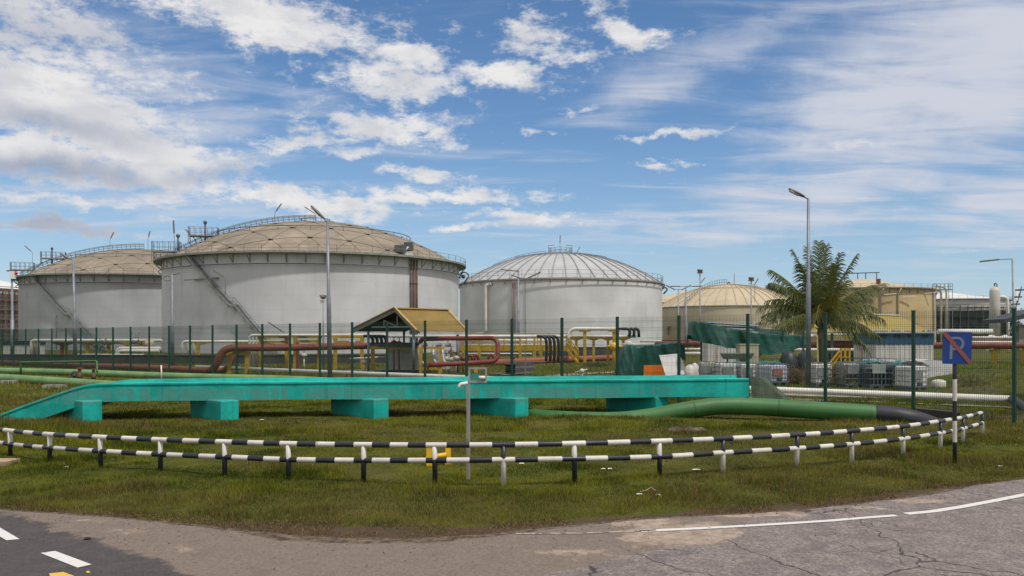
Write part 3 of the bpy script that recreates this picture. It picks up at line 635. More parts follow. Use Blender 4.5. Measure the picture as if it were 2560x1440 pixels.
for px_, py_ in ((20, 958), (133, 970)):
    g = G(px_, py_); o = MB().box((g.x-.45, g.y-.1, -.05), (g.x+.45, g.y+.35, .14)).build('support_block', conc, bpy.data.objects['pale_green_pipe.001'])
o = pipe([P(52, 936, 52), P(52, 906, 52), P(242, 902.5, 50), P(243, 930, 49)], .055, .15).build('bypass_pipe', gpipe, origin=G(52, 940)); tag(o, 'thin dark green bypass pipe arching over the pale green pipes', 'pipe')
def valve(px_, py_, Y, label, s=1.0):
    b0 = P(px_, py_, Y); t = thing('valve', label, 'valve', (b0.x, b0.y, 0), 'brown valves on the pale green pipes')
    MB().tube([b0, b0+Vector((0, 0, .22*s)), b0+Vector((0, 0, .5*s))], [.13*s, .09*s, .07*s], 12).build('valve_body', pm('corroded valve metal', (.14, .09, .06), .7, .3, .4, 6), t)
    MB().tube([b0+Vector((0, 0, .5*s)), b0+Vector((0, 0, .54*s))], .17*s, 14).build('flange', rust, t)
    return t
valve(199, 948, 42.5, 'brown valve on the green pipe with a handwheel beside it'); valve(234, 948, 42, 'brown valve on the green pipe directly under the right leg of the bypass pipe', .9)
c0 = P(186, 940, 43); hw = MB(); K = 18
hw.tube([c0+Vector((math.cos(a_)*.22, .1*math.sin(a_), math.sin(a_)*.2)) for a_ in [2*math.pi*k_/K for k_ in range(K+1)]], .03, 6); hw.bar(c0, P(199, 940, 42.5), .05); hw.ball(tuple(c0), .1)
hw.build('handwheel', blackm, bpy.data.objects['valve'])
o = MB().tube([P(404, 953, 42), P(403, 913, 42)], .035, 8).build('marker_rod', white, origin=G(404, 960)); tag(o, 'thin weathered white marker rod standing beside the green pipe', 'marker')
# ---------------------------------------------------------------- storage tanks
def cone_dome(R, H, rise, kind, n=14):
    prof = []
    if kind == 'cap':
        Rs = (R*R+rise*rise)/(2*rise)
        for i in range(n+1):
            r = R*(1-i/n); prof.append((max(r, .01), H+math.sqrt(Rs*Rs-r*r)-(Rs-rise)))
    else:
        for i in range(n+1):
            t = i/n; prof.append((max(R*(1-t), .01), H+rise*(t if kind == 'cone' else 1-(1-t)**1.7)))
    return prof
def capz(R, H, rise, r):
    Rs = (R*R+rise*rise)/(2*rise); return H+math.sqrt(max(Rs*Rs-r*r, 0))-(Rs-rise)
def ringpts(c, r, z, a0, a1, n): return [Vector((c[0]+r*math.cos(a), c[1]+r*math.sin(a), z)) for a in np.linspace(a0, a1, n)]
def facing(c): return math.atan2(-c[1], -c[0])       # azimuth that looks back at the camera
tanroof = pm('dusty tan roof panels', (.215, .178, .130), .8, 0, .18, .22, dirt=(.30, .255, .19), dthr=(.5, .68), dscale=.25, streak=.15)
greyroof = pm('pale grey roof panels', (.37, .375, .37), .6, 0, .10, .3, streak=.2)
beigeroof = pm('stained beige roof panels', (.42, .355, .24), .75, 0, .10, .3, dirt=(.36, .26, .14), dthr=(.55, .75), dscale=.3)
whiteroof = pm('white roof panels', (.58, .57, .55), .6, 0, .08, .3)
seam = pm('dark roof seam', (.20, .16, .12), .8); ribg = pm('grey roof rib', (.24, .25, .25), .5, .1); ribb = pm('beige roof rib', (.40, .31, .19), .7)
railm = pm('grey handrail', (.17, .18, .18), .55, .2)
def tank(label, c, R, H, rise, shm, roofm, walk=1.35, rails=True, brackets=True, kind='cap', name='storage_tank'):
    t = thing(name, label, 'storage tank', (c[0], c[1], 0), 'cylindrical storage tanks')
    MB().lathe(c, [(R, -.2), (R, H)], 128).build('shell', shm, t)
    MB().lathe(c, cone_dome(R-.02, H+.02, rise, kind), 96, smooth=True).build('roof', roofm, t)
    if walk:
        mb = MB().lathe(c, [(R-.02, H-.05), (R+walk, H-.05), (R+walk, H+.05), (R-.02, H+.05)], 128, smooth=False)
        mb.lathe(c, [(R+walk, H-.10), (R+walk+.06, H-.10), (R+walk+.06, H+.22), (R+walk, H+.22)], 128, smooth=False); mb.build('walkway', steel, t)
        if brackets:
            nb = int(2*math.pi*R/2.9); f0 = facing(c)
            for k in range(nb):
                a = f0+(k-nb/2)*2*math.pi/nb
                if abs(k-nb/2) > nb*.33: continue
                p = Vector((c[0]+R*math.cos(a), c[1]+R*math.sin(a), H-1.5)); q = Vector((c[0]+(R+walk)*math.cos(a), c[1]+(R+walk)*math.sin(a), H-.12))
                MB().bar(p, q, .09).bar(p, p+Vector((0, 0, 1.4)), .16).build('bracket', steel, t)
    else: MB().lathe(c, [(R+.25, H-.15), (R+.25, H+.12), (R-.05, H+.2)], 128, smooth=False).build('roof_rim', steel, t)
    if rails:
        mb = MB(); rr = R+(walk or .2); railing(mb, ringpts(c, rr, H+.1, 0, 2*math.pi, int(2*math.pi*rr/2.8)), 1.1, .035, .022); mb.build('handrail', railm, t)
    return t
def onshell(t, c, R, px_, off=0.0):
    """azimuth of the shell point seen at picture column px_ (near side)"""
    u = (px_-1280)/F; d = Vector((u, 1, 0)).normalized(); cc = Vector((c[0], c[1], 0)); b_ = d.dot(cc); disc = b_*b_-cc.length_squared+(R+off)**2
    s_ = b_-math.sqrt(max(disc, 0)); p = d*s_-cc; return math.atan2(p.y, p.x)
def cyl(c, r, a, z): return Vector((c[0]+r*math.cos(a), c[1]+r*math.sin(a), z))
def stair(t, c, R, pxa, pxb, H, landing=.55):
    a0, a1 = onshell(t, c, R, pxa), onshell(t, c, R, pxb); a1 = a1 if a1 > a0 else a1+2*math.pi
    N = 60; mb = MB(); ob_ = MB(); rl = MB(); st = MB(); prev = None; pr = None
    def zz(s): # one landing part-way
        if s < landing: return H*(1-s/landing*.52)
        if s < landing+.05: return H*.48
        return H*.48*(1-(s-landing-.05)/(1-landing-.05))
    for k in range(N+1):
        s = k/N; a = a0+(a1-a0)*s; z = zz(s); pi_, po = cyl(c, R+.12, a, z), cyl(c, R+1.0, a, z)
        if prev:
            ob_.bar(prev[0], pi_, .06, .36); mb.bar(prev[1], po, .07, .40)
            for q in (.5, 1.0): rl.bar(prev[1]+Vector((0, 0, 1.15*q)), po+Vector((0, 0, 1.15*q)), .075)
        if k % 5 == 0: rl.bar(po, po+Vector((0, 0, 1.05)), .06); st.bar(cyl(c, R, a, z-1.0), po-Vector((0, 0, .1)), .08)
        prev = (pi_, po)
    tr = MB(); M = int(H/.24)
    for k in range(M):
        s = k/M; a = a0+(a1-a0)*s; z = zz(s); tg = Vector((-math.sin(a), math.cos(a), 0))*.14; rd = Vector((math.cos(a), math.sin(a), 0))*.42
        tr.obox(cyl(c, R+.56, a, z), tg, rd, Vector((0, 0, .02)))
    s_ = mb.build('spiral_stair', steel, t); ob_.build('inner_stringer', steel, s_); rl.build('handrail', railm, s_); tr.build('treads', galvd, s_); st.build('stair_brackets', steel, s_)
def tubelight(t, base, h, tip, name='roof_lamp', rr=.11):
    """mast with a tilted tube lamp; base, height, lamp direction vector"""
    b0 = Vector(base); top = b0+Vector((0, 0, h)); tip = Vector(tip)
    o = MB().tube([b0, top, top+tip*.22], .05, 6).build(name, railm, t); MB().bar(top+tip*.2, top+tip, rr*2.2, rr*1.6).build('lamp_tube', lampg, o)
def geodesic(t, c, R, H, rise, s=6.0, rot=.15):
    mb = MB(); nd = MB(); h = s*math.sqrt(3)/2; M = int(R/h)+2; pts = {}
    def pos(i, j):
        x = (i+.5*(j % 2))*s; y = j*h; q = (x*math.cos(rot)-y*math.sin(rot), x*math.sin(rot)+y*math.cos(rot)); return q
    def pz(q, up=.05):
        r = min(math.hypot(*q), R-.1); sc = r/max(math.hypot(*q), 1e-6); return Vector((c[0]+q[0]*sc, c[1]+q[1]*sc, capz(R, H, rise, r)+up))
    for j in range(-M, M+1):
        for i in range(-M-1, M+2):
            q = pos(i, j); nb = [pos(i+1, j), pos(i+(j % 2), j+1), pos(i+(j % 2)-1, j+1)]
            for w_ in nb:
                if min(math.hypot(*q), math.hypot(*w_)) > R-.3: continue
                for k in range(3):
                    u = [(q[e]*(1-k/3)+w_[e]*k/3) for e in (0, 1)]; v_ = [(q[e]*(1-(k+1)/3)+w_[e]*(k+1)/3) for e in (0, 1)]
                    if max(math.hypot(*u), math.hypot(*v_)) < R-.1: mb.bar(pz(u), pz(v_), .07, .04)
            if math.hypot(*q) < R-.6: p = pz(q, .06); nd.lathe((p.x, p.y), [(.45, p.z), (.4, p.z+.07), (.01, p.z+.08)], 10)
    g_ = mb.build('roof_seams', seam, t); nd.build('node_plates', seam, g_)
def ribs(t, c, R, H, rise, n, mat, rings=(.35, .62), w=.16, hh=.16, kind='cap', r0=.05):
    mb = MB(); K = 9
    for k in range(n):
        a = 2*math.pi*k/n; pr = None
        for i in range(K+1):
            r = R*(r0+(1-r0)*i/K); z = capz(R, H, rise, r) if kind == 'cap' else H+rise*(1-r/R); p = cyl(c, r, a, z+hh/2)
            if pr: mb.bar(pr, p, w, hh)
            pr = p
    for q in rings:
        r = R*q; z = capz(R, H, rise, r) if kind == 'cap' else H+rise*(1-r/R); rp = ringpts(c, r, z+hh/2+.01, 0, 2*math.pi, 73)
        for a_, b_ in zip(rp, rp[1:]): mb.bar(a_, b_, w*.8, hh)
    mb.build('roof_ribs', mat, t)
def ringpipe(t, c, R, H, rise, fr, a0, a1, up=.45, r=.07, nm='foam_pipe_ring'):
    z = capz(R, H, rise, R*fr)+up; pts = ringpts(c, R*fr, z, a0, a1, 60); mb = MB().tube(pts, r, 6)
    for p in pts[::5]: mb.bar(p-Vector((0, 0, up+.05)), p, .07)
    mb.build(nm, galvd, t)
def roofwalk(t, c, R, H, rise, az_, r_in=.02, width=.9, h=1.15, step=.95):
    """railed walkway up the dome from the rim to the crown"""
    d = Vector((math.cos(az_), math.sin(az_), 0)); n_ = Vector((-d.y, d.x, 0)); K = int(R*(1-r_in)/step); path = []
    for k in range(K+1):
        r = R-(R*(1-r_in))*k/K; path.append(Vector((c[0], c[1], 0))+d*r+Vector((0, 0, capz(R, H, rise, r)+.35)))
    dk = MB(); rl = MB()
    for a_, b_ in zip(path, path[1:]): dk.bar(a_, b_, width, .12)
    for s in (-1, 1):
        pp = [p+n_*s*width/2 for p in path]
        for a_, b_ in zip(pp, pp[1:]):
            for q in (.45, .8, 1): rl.bar(a_+Vector((0, 0, h*q)), b_+Vector((0, 0, h*q)), .06)
        for i, p in enumerate(pp):
            nx_ = (path[min(i+1, K)]-path[max(i-1, 0)]).normalized(); up = nx_.cross(n_).normalized(); up = up if up.z > 0 else -up; rl.bar(p, p+up*h, .065)
    o = dk.build('roof_walkway', steel, t); rl.build('handrail', railm, o)
def platform(t, cen, d, L, W_, z, h=1.3, nm='platform', legs=0):
    d = Vector(d).normalized(); n_ = Vector((-d.y, d.x, 0)); cen = Vector((cen[0], cen[1], z)); q = [cen+d*a*L/2+n_*b_*W_/2 for a, b_ in ((-1, -1), (1, -1), (1, 1), (-1, 1), (-1, -1))]
    mb = MB().obox(cen, d*L/2, n_*W_/2, Vector((0, 0, .12)))
    if legs:
        for p in q[:4]: mb.bar(p, p-Vector((0, 0, legs)), .12)
    o = mb.build(nm, steel, t); rl = MB()
    for a_, b_ in zip(q, q[1:]):
        k = max(2, int((b_-a_).length/.9)); railing(rl, [a_.lerp(b_, i/k) for i in range(k+1)], h, .035, .028, mids=(.5,))
    rl.build('handrail', railm, o); return o

# --- the big tank left of centre
def place(ang, D): a = R_(ang); return (D*math.sin(a), D*math.cos(a))
c2 = place(-12.5, 169); RR = 26.6; HH = 15.8
sh2 = shellmat('warm white tank shell paint', (.53, .535, .55), (.36, .36, .365), RR, s_amt=.6)
t2 = tank('largest white storage tank with tan panelled dome, railed roof walkway and long spiral stair', c2, RR, HH, 8.0, sh2, tanroof)
geodesic(t2, c2, RR, HH, 8.0, 6.2, .18); f2 = facing(c2)
stair(t2, c2, RR, 478, 694, HH)
LEFT = Vector((-math.cos(R_(12.5)), -math.sin(R_(12.5)), 0))      # towards the left limb seen from the road
azl = math.atan2(LEFT.y, LEFT.x)
roofwalk(t2, c2, RR, HH, 8.0, azl-.02, .0)
ringpipe(t2, c2, RR, HH, 8.0, .66, f2-1.9, f2+1.75, .7)
ringpipe(t2, c2, RR, HH, 8.0, .10, 0, 2*math.pi, .8, .06, 'crown_ring')
b0 = cyl(c2, RR*.97, azl+.12, 0); platform(t2, b0, LEFT, 4.6, 2.2, HH+1.9, 1.7, 'gauge_platform', 1.9)
b0 = cyl(c2, RR*.74, azl+.03, 0); platform(t2, b0, LEFT, 5.0, 2.4, capz(RR, HH, 8, RR*.74)+1.3, 1.5, 'upper_platform', 1.2)
for q, az_, r_, h_ in (('mast', azl+.05, .73, 2.0), ('mast', azl+.1, .90, 1.6)):
    b0 = cyl(c2, RR*r_, az_, capz(RR, HH, 8, RR*r_)); o = MB().tube([b0, b0+Vector((0, 0, h_+1.5))], .18, 8).build('vent_stack', galvd, t2); MB().ball((b0.x, b0.y, b0.z+h_+1.6), .35).build('vent_cap', galvd, o)
tubelight(t2, cyl(c2, RR*.93, azl+.02, HH+1.5), 3.4, (-.15, 0, 2.9)); tubelight(t2, cyl(c2, RR*.80, azl-.05, capz(RR, HH, 8, RR*.8)+1.2), .3, (-1.9, 0, 1.9))
def at_px(c, px_): return Vector((c[0]+(px_-(1280+F*c[0]/c[1]))/F*c[1], c[1], 0))
b0 = at_px(c2, 687); b0.z = 22.6; tubelight(t2, b0, 3.2, (1.25, 0, 1.7)); b0 = at_px(c2, 790); b0.z = 23.6; tubelight(t2, b0, 1.9, (-2.1, 0, 1.4))
# riser pipes and the winch boxes on the rim
mb = MB()
for px_ in (1029, 1036, 1043):
    a = onshell(t2, c2, RR, px_, .4); mb.tube([cyl(c2, RR+.35, a, 0), cyl(c2, RR+.35, a, HH-.3)], .15, 8)
    for z in (4, 7.5, 11.5): mb.bar(cyl(c2, RR, a, z), cyl(c2, RR+.5, a, z), .3, .2)
mb.build('riser_pipes', pm('brown riser pipe', (.13, .085, .065), .7, 0, .25, 1), t2)
a = onshell(t2, c2, RR, 1012); mb = MB(); p = cyl(c2, RR-1.2, a, HH+1.5); mb.obox(p, (.9, 0, 0), (0, .6, 0), (0, 0, .55)); p = cyl(c2, RR-1.4, onshell(t2, c2, RR, 1036), HH+2.0); mb.obox(p, (.75, 0, 0), (0, .6, 0), (0, 0, .7)); mb.build('winch_box', galvd, t2)
a = onshell(t2, c2, RR, 1027); p = cyl(c2, RR-1.2, a, HH+.7); MB().obox(p, (1.1, 0, 0), (0, .5, 0), (0, 0, .35)).tube([p+Vector((-.3, 0, .3)), p+Vector((.4, 0, 1.2))], .14, 8).build('foam_box', white, t2)
mb = MB(); pp = ringpts(c2, RR+.55, HH-1.75, azl-.1, azl+3.25, 90); mb.tube(pp, .07, 6); mb.build('ring_main', galvd, t2)
# foam chamber loops on the right limb
ar = onshell(t2, c2, RR, 1146); mb = MB(); p = cyl(c2, RR+.9, ar+.08, HH-1.7); mb.tube(rounded([p-Vector((0, 0, 1.5)), p+Vector((1.2, 0, .3)), p+Vector((0, 0, 1.0)), p+Vector((-.8, 0, -.2))], .6), .13, 8); mb.ball(tuple(p), .38); mb.build('foam_chamber', galvd, t2)
for px_, dz in ((530, 4.0), (495, 4.1)):
    a = onshell(t2, c2, RR, px_); p = cyl(c2, RR+.7, a, HH-dz); MB().bar(p+Vector((-1.6, 0, 0)), p+Vector((1.6, 0, .15)), .18).bar(p, cyl(c2, RR, a, HH-dz), .1).build('shell_lamp', lampg, t2)
tubelight(t2, cyl(c2, RR+1.1, onshell(t2, c2, RR, 574), 9.4), 2.4, (-1.9, 0, 1.2)); tubelight(t2, cyl(c2, RR+1.1, onshell(t2, c2, RR, 716), .6), 2.6, (-2.6, 0, 1.7))

# --- left tank, same build
c1 = place(-22.4, 228)
sh1 = shellmat('grey-white tank shell paint', (.38, .39, .40), (.245, .25, .255), RR, s_amt=.7)  # shell colour set darker than on the largest tank
t1 = tank('darker grey-white storage tank with tan dome partly hidden behind the largest tank', c1, RR, HH, 7.6, sh1, tanroof)
geodesic(t1, c1, RR, HH, 7.6, 6.2, .4); f1 = facing(c1); stair(t1, c1, RR, 88, 262, HH)
L1 = Vector((-math.cos(R_(22.4)), -math.sin(R_(22.4)), 0)); azl1 = math.atan2(L1.y, L1.x)
roofwalk(t1, c1, RR, HH, 7.6, azl1-.02); ringpipe(t1, c1, RR, HH, 7.6, .66, f1-1.9, f1+1.75, .7)
b0 = cyl(c1, RR*.97, azl1+.12, 0); platform(t1, b0, L1, 4.6, 2.2, HH+1.9, 1.7, 'gauge_platform', 1.9)
b0 = cyl(c1, RR*.74, azl1+.03, 0); platform(t1, b0, L1, 5.0, 2.4, capz(RR, HH, 7.6, RR*.74)+1.3, 1.5, 'upper_platform', 1.2)
b0 = cyl(c1, RR*.75, azl1+.05, capz(RR, HH, 7.6, RR*.75)); o = MB().tube([b0, b0+Vector((0, 0, 3.6))], .2, 8).build('vent_stack', galvd, t1); MB().ball((b0.x, b0.y, b0.z+3.7), .3).build('vent_cap', galvd, o)
for px_, z, h_, tp in ((81, HH+.5, 6.6, (-1.8, 0, 1.6)), (275, 21.0, 5.0, (.9, 0, 1.7)), (370, 23.0, 3.2, (.5, 0, 1.8)), (84, HH+.5, 2.6, (2.2, 0, 1.6))):
    b0 = at_px(c1, px_); b0.z = z; tubelight(t1, b0, h_, tp)
mb = MB(); pp = ringpts(c1, RR+.55, HH-1.75, azl1-.1, azl1+3.2, 90); mb.tube(pp, .08, 6); mb.build('ring_main', galvd, t1)
a = onshell(t1, c1, RR, 146); MB().tube([cyl(c1, RR+.5, a, 0), cyl(c1, RR+.5, a, 7.2)], .09, 6).build('riser_pipes', galvd, t1)

# --- right-of-centre tank with a ribbed grey dome
c3 = place(3.12, 235); H3 = 16.6
sh3 = shellmat('cream white tank shell paint', (.57, .575, .57), (.44, .44, .42), RR, (12, 2.8), .35)
t3 = tank('white storage tank with pale grey ribbed dome standing right of the largest tank', c3, RR, H3, 8.4, sh3, greyroof, walk=None, rails=False)
ribs(t3, c3, RR, H3, 8.4, 48, ribg, (.33, .12), .24, .22, r0=.04); f3 = facing(c3)
mb = MB(); railing(mb, ringpts(c3, RR+.2, H3+.1, 0, 2*math.pi, 52), 1.9, .05, .03); mb.build('handrail', railm, t3)
ringpipe(t3, c3, RR, H3, 8.4, .46, 0, 2*math.pi, .35, .06, 'foam_pipe_ring'); mb = MB(); railing(mb, ringpts(c3, 2.9, H3+8.3, 0, 2*math.pi, 13), 1.5, .05, .04); mb.build('crown_railing', railm, t3)
for sx_ in (-1, 1):
    p = Vector((c3[0]+sx_*3.1, c3[1], H3+8.1)); MB().tube([p, p+Vector((0, 0, 2.4)), p+Vector((-sx_*1.5, 0, 2.5))], .07, 6).build('crown_davit', galvd, t3)
tubelight(t3, (c3[0]-.1, c3[1], H3+8.2), 2.6, (.05, 0, 2.4)); tubelight(t3, (c3[0]+4.2, c3[1], H3+8.0), .3, (1.0, 0, 1.8))
mb = MB(); nb = 44
for k in range(nb):
    a = 2*math.pi*k/nb; mb.bar(cyl(c3, RR, a, H3-1.2), cyl(c3, RR+.7, a, H3-.35), .10); mb.bar(cyl(c3, RR, a, H3-.35), cyl(c3, RR+.75, a, H3-.35), .10)
mb.tube(ringpts(c3, RR+.65, H3-.25, 0, 2*math.pi, 97), .13, 6); mb.build('ring_main', pm('dull brown ring main', (.18, .13, .11), .6), t3)
a = onshell(t3, c3, RR, 1215, .7); a2 = onshell(t3, c3, RR, 1226, .7); a3 = onshell(t3, c3, RR, 1180, 1.5)
pipe([cyl(c3, RR+.1, a2, 15.6), cyl(c3, RR+.8, a, 15.5), cyl(c3, RR+.8, a, 3.9), cyl(c3, RR+1.2, a3, 3.4), cyl(c3, RR+1.2, a3, 1)], .34, .8, 12).build('downpipe', white, t3)
mb = MB()
for px_ in (1281, 1287): a = onshell(t3, c3, RR, px_, .4); mb.tube([cyl(c3, RR+.3, a, 0), cyl(c3, RR+.3, a, H3-.4)], .14, 8)
mb.build('riser_pipes', pm('rusty riser pipe', (.23, .16, .14), .7, 0, .3, .6), t3)
a = onshell(t3, c3, RR, 1313, .2); MB().tube([cyl(c3, RR+.2, a, 0), cyl(c3, RR+.2, a, H3-.4)], .06, 6).build('cable_conduit', galvd, t3)
mb = MB(); az_ = onshell(t3, c3, RR, 1160); K = 14; q = [cyl(c3, RR*(1-.9*k/K), azl+.25, capz(RR, H3, 8.4, RR*(1-.9*k/K))+.6) for k in range(4, K)]
for a_, b_ in zip(q, q[1:]): mb.bar(a_, b_, .09)
for p in q: mb.bar(p-Vector((0, 0, .6)), p, .07)
mb.build('roof_pipe', galvd, t3)
ar = onshell(t3, c3, RR, 1655); p = cyl(c3, RR+.9, ar+.05, H3-1.6); MB().tube(rounded([p-Vector((.6, 0, 1.0)), p+Vector((.5, 0, .2)), p+Vector((-.2, 0, .8)), p+Vector((-1, 0, .2))], .5), .2, 8).build('foam_chamber', galvd, t3)

# --- beige tanks further right
c4 = place(13.76, 280); sh4 = shellmat('beige tank shell paint', (.50, .43, .31), (.34, .25, .15), 22, (12, 3), .35)
t4 = tank('low beige tank with finely ribbed domed roof behind the slim lamp posts', c4, 22, 11.8, 7.2, sh4, beigeroof, walk=None, rails=False); ribs(t4, c4, 22, 11.8, 7.2, 44, ribb, (.5, .12), .22, .2)
mb = MB(); railing(mb, [cyl(c4, 22*(1-k/18), azl+.5, capz(22, 11.8, 7.2, 22*(1-k/18))) for k in range(18)], 1.6, .06, .05); mb.build('handrail', railm, t4); mb = MB(); railing(mb, [cyl(c4, 22*(1-k/14), azl+3.4, capz(22, 11.8, 7.2, 22*(1-k/14))) for k in range(10)], 1.6, .05, .04); mb.build('handrail', railm, t4)
MB().tube([Vector((c4[0]+1.5, c4[1], 18.5)), Vector((c4[0]+1.6, c4[1], 22.6))], .1, 6).build('roof_lamp', railm, t4)
pipe([Vector((c4[0]-.9, c4[1]-1, 18.8)), Vector((c4[0]-.4, c4[1]-1, 20)), Vector((c4[0]+.3, c4[1]-1, 18.8))], .16, .5).build('crown_vent', rust, t4)
a = onshell(t4, c4, 22, 1672); mb = MB(); mb.obox(cyl(c4, 22.6, a, 6.0), (1.3, 0, 0), (0, .8, 0), (0, 0, .2)); mb.bar(cyl(c4, 22.2, a, 5.8), cyl(c4, 22.2, a, 3.5), .3); mb.build('side_platform', pm('stained shell fitting', (.25, .19, .11), .8), t4)
c4b = place(11.0, 345); t4b = tank('beige cone-roofed tank only peeping out between the grey ribbed dome and the low beige dome', c4b, 20, 15.5, 5.4, sh4, beigeroof, walk=.9, brackets=False, kind='cone')
c5 = place(21.5, 282); sh5 = shellmat('yellowed tank shell paint', (.50, .39, .215), (.36, .24, .11), 20, (10, 2.6), .45)
t5 = tank('tall yellow-beige tank with shallow cone roof behind the palm tree', c5, 20, 16.4, 3.9, sh5, beigeroof, walk=.8, kind='cone')
d5 = Vector((math.cos(R_(21.5)), -math.sin(R_(21.5)), 0)); mb = MB(); p5 = Vector((c5[0], c5[1], 21.9))
for s in (-4.6, -1.0, 1.2, 4.2): mb.bar(p5+d5*s-Vector((0, 0, 2.2)), p5+d5*s, .2)
mb.bar(p5-d5*5, p5+d5*5, .5, .25); mb.bar(p5-d5*3.4-Vector((0, 0, 1.2)), p5-d5*7-Vector((0, 0, 2.6)), .2); mb.build('crown_gantry', galvd, t5)
for px_ in (2202, 2245, 2334): a = onshell(t5, c5, 20, px_, .3); MB().tube([cyl(c5, 20.3, a, 0), cyl(c5, 20.3, a, 14.6), cyl(c5, 20.9, a+.03, 16.2)], .17, 8).build('drain_pipe', pm('greyish drain pipe', (.34, .31, .29), .6), t5)
for px_, z in ((2222, 14.6), (2266, 14.0), (2316, 15.1)): a = onshell(t5, c5, 20, px_); p = cyl(c5, 20.9, a, z); MB().bar(p-Vector((1.7, 0, .15)), p+Vector((1.7, 0, .15)), .22).build('shell_lamp', white, t5)
p = cyl(c5, 13, facing(c5)+.35, 18.6); MB().obox(p, (.5, 0, 0), (0, .4, 0), (0, 0, .7)).build('roof_hatch', rust, t5)
for px_, r_, z in ((2353, .30, 15.6), (2366, .27, 16.2)):
    b0 = PZ(px_, 240, 0); o = pipe([b0, b0+Vector((0, 0, z)), b0+Vector((-2.5, 0, z+.6))], r_, 1.2, 10).build('tall_riser_pipe', pm('cream riser pipe', (.60, .53, .38), .6), origin=b0); tag(o, 'cream riser pipe at the right edge of the yellow-beige tank, '+('closer to that tank' if px_ < 2360 else 'farther right of the two'), 'pipe', 'cream riser pipes')
gt = thing('gantry', 'small railed grey gantry on stilts between the yellow-beige tank and the scaffolded tank', 'gantry', PZ(2358, 238, 0))
p = PZ(2356, 238, 15.6); platform(gt, (p.x, p.y), (1, 0, 0), 4.4, 2, 15.6, 1.6, 'deck', 15.6)
# --- scaffolded tanks at both ends
def scaffold(t, c, R, H, a0, a1, n, lv, mat1, mat2, cover=0):
    mb = MB()
    for k in range(n):
        a = a0+(a1-a0)*k/(n-1)
        for r in (R+.5, R+1.6): mb.bar(cyl(c, r, a, 0), cyl(c, r, a, H), .16)
    fl = MB()
    for i in range(lv):
        z = H*(i+1)/(lv+.2)
        for r in (R+.5, R+1.6):
            rp = ringpts(c, r, z, a0, a1, 30)
            for a_, b_ in zip(rp, rp[1:]): mb.bar(a_, b_, .14); mb.bar(a_+Vector((0, 0, 1)), b_+Vector((0, 0, 1)), .10)
        rp = ringpts(c, R+1.05, z, a0, a1, 30)
        for a_, b_ in zip(rp, rp[1:]): fl.bar(a_, b_, 1.2, .25)
    s_ = mb.build('scaffold', mat1, t); fl.build('scaffold_boards', mat2, s_)
darkscaf = pm('dark scaffold netting', (.075, .07, .068), .9, 0, .35, .5, dirt=(.16, .14, .13), dthr=(.5, .65), dscale=.6)
c6 = place(26.2, 380); sh6 = shellmat('white-grey shell paint', (.50, .49, .47), (.3, .28, .25), 20)
t6 = tank('distant white-roofed tank wrapped in dark scaffold netting behind the no-parking sign', c6, 21, 16.9, 3.4, sh6, whiteroof, walk=.6, brackets=False, kind='cone')
f6 = facing(c6); scaffold(t6, c6, 21, 14.5, f6-1.45, f6+1.45, 26, 4, galvd, pm('scaffold planks', (.06, .05, .05), .9), 1)
MB().lathe(c6, [(21.3, 0), (21.3, 12.6)], 40, a0=f6-1.4, a1=f6+1.35).build('scaffold_netting', darkscaf, t6)
c0 = place(-32.6, 290); sh0 = shellmat('off-white shell paint', (.52, .51, .49), (.35, .33, .30), 24)
t0 = tank('white tank with white roof and rusty scaffolding cut off by the left picture edge', c0, 24, 15.6, 4.6, sh0, whiteroof, walk=None, rails=False)
f0 = facing(c0); scaffold(t0, c0, 24, 15.6, f0-.9, f0+1.5, 34, 6, pm('rusty scaffold tube', (.22, .13, .09), .8), pm('brown planks', (.10, .075, .06), .9))

# ---------------------------------------------------------------- vessel and its loops
v0 = PZ(2487, 150, 0); vt = thing('process_vessel', 'tall slim off-white vertical vessel with gooseneck pipe at far right', 'vessel', v0)
MB().lathe(v0, [(.01, 0), (.82, .01), (.82, 10.4), (.6, 10.9), (.01, 11.2)], 28).build('vessel_body', shellmat('vessel paint', (.50, .485, .44), (.30, .27, .22), .8, (3, 2.2), .5), vt)
pipe([v0+Vector((0, 0, 11)), v0+Vector((-.1, 0, 11.8)), v0+Vector((.4, 0, 11.6)), v0+Vector((.3, 0, 11))], .09, .3).build('top_vent', galvd, vt)
pipe([v0+Vector((.6, 0, 9.4)), v0+Vector((2.1, 0, 9.4)), v0+Vector((2.3, 0, 4.6)), v0+Vector((2.3, 0, 2.2))], .26, .9, 12).build('gooseneck_pipe', white, vt)
for sx_ in (-1, 1): pipe([v0+Vector((.5*sx_, -1, 2.6)), v0+Vector((1.5*sx_, -1, 2.9)), v0+Vector((1.9*sx_, -1, 1.4)), v0+Vector((1.8*sx_, -1, 0))], .22, .8, 10).build('bottom_loop', white, vt)
mb = MB()
for k in range(9):
    b0 = v0+Vector((3.5+.35*(k % 3), 0, 1.2*k)); mb.obox(b0+Vector((0, 0, 1)), (.5, 0, 0), (0, .5, 0), (0, 0, .12)); mb.bar(b0, b0+Vector((.3, 0, 1.6)), .1)
mb.build('ladder_platforms', galvd, vt)
b0 = PZ(2542, 160, 0); o = MB().tube([b0, b0+Vector((0, 0, 11.5))], .18, 8).build('vent_pipe', white, origin=b0); tag(o, 'thin plain white vent pipe standing at the far right behind the fence post', 'pipe')

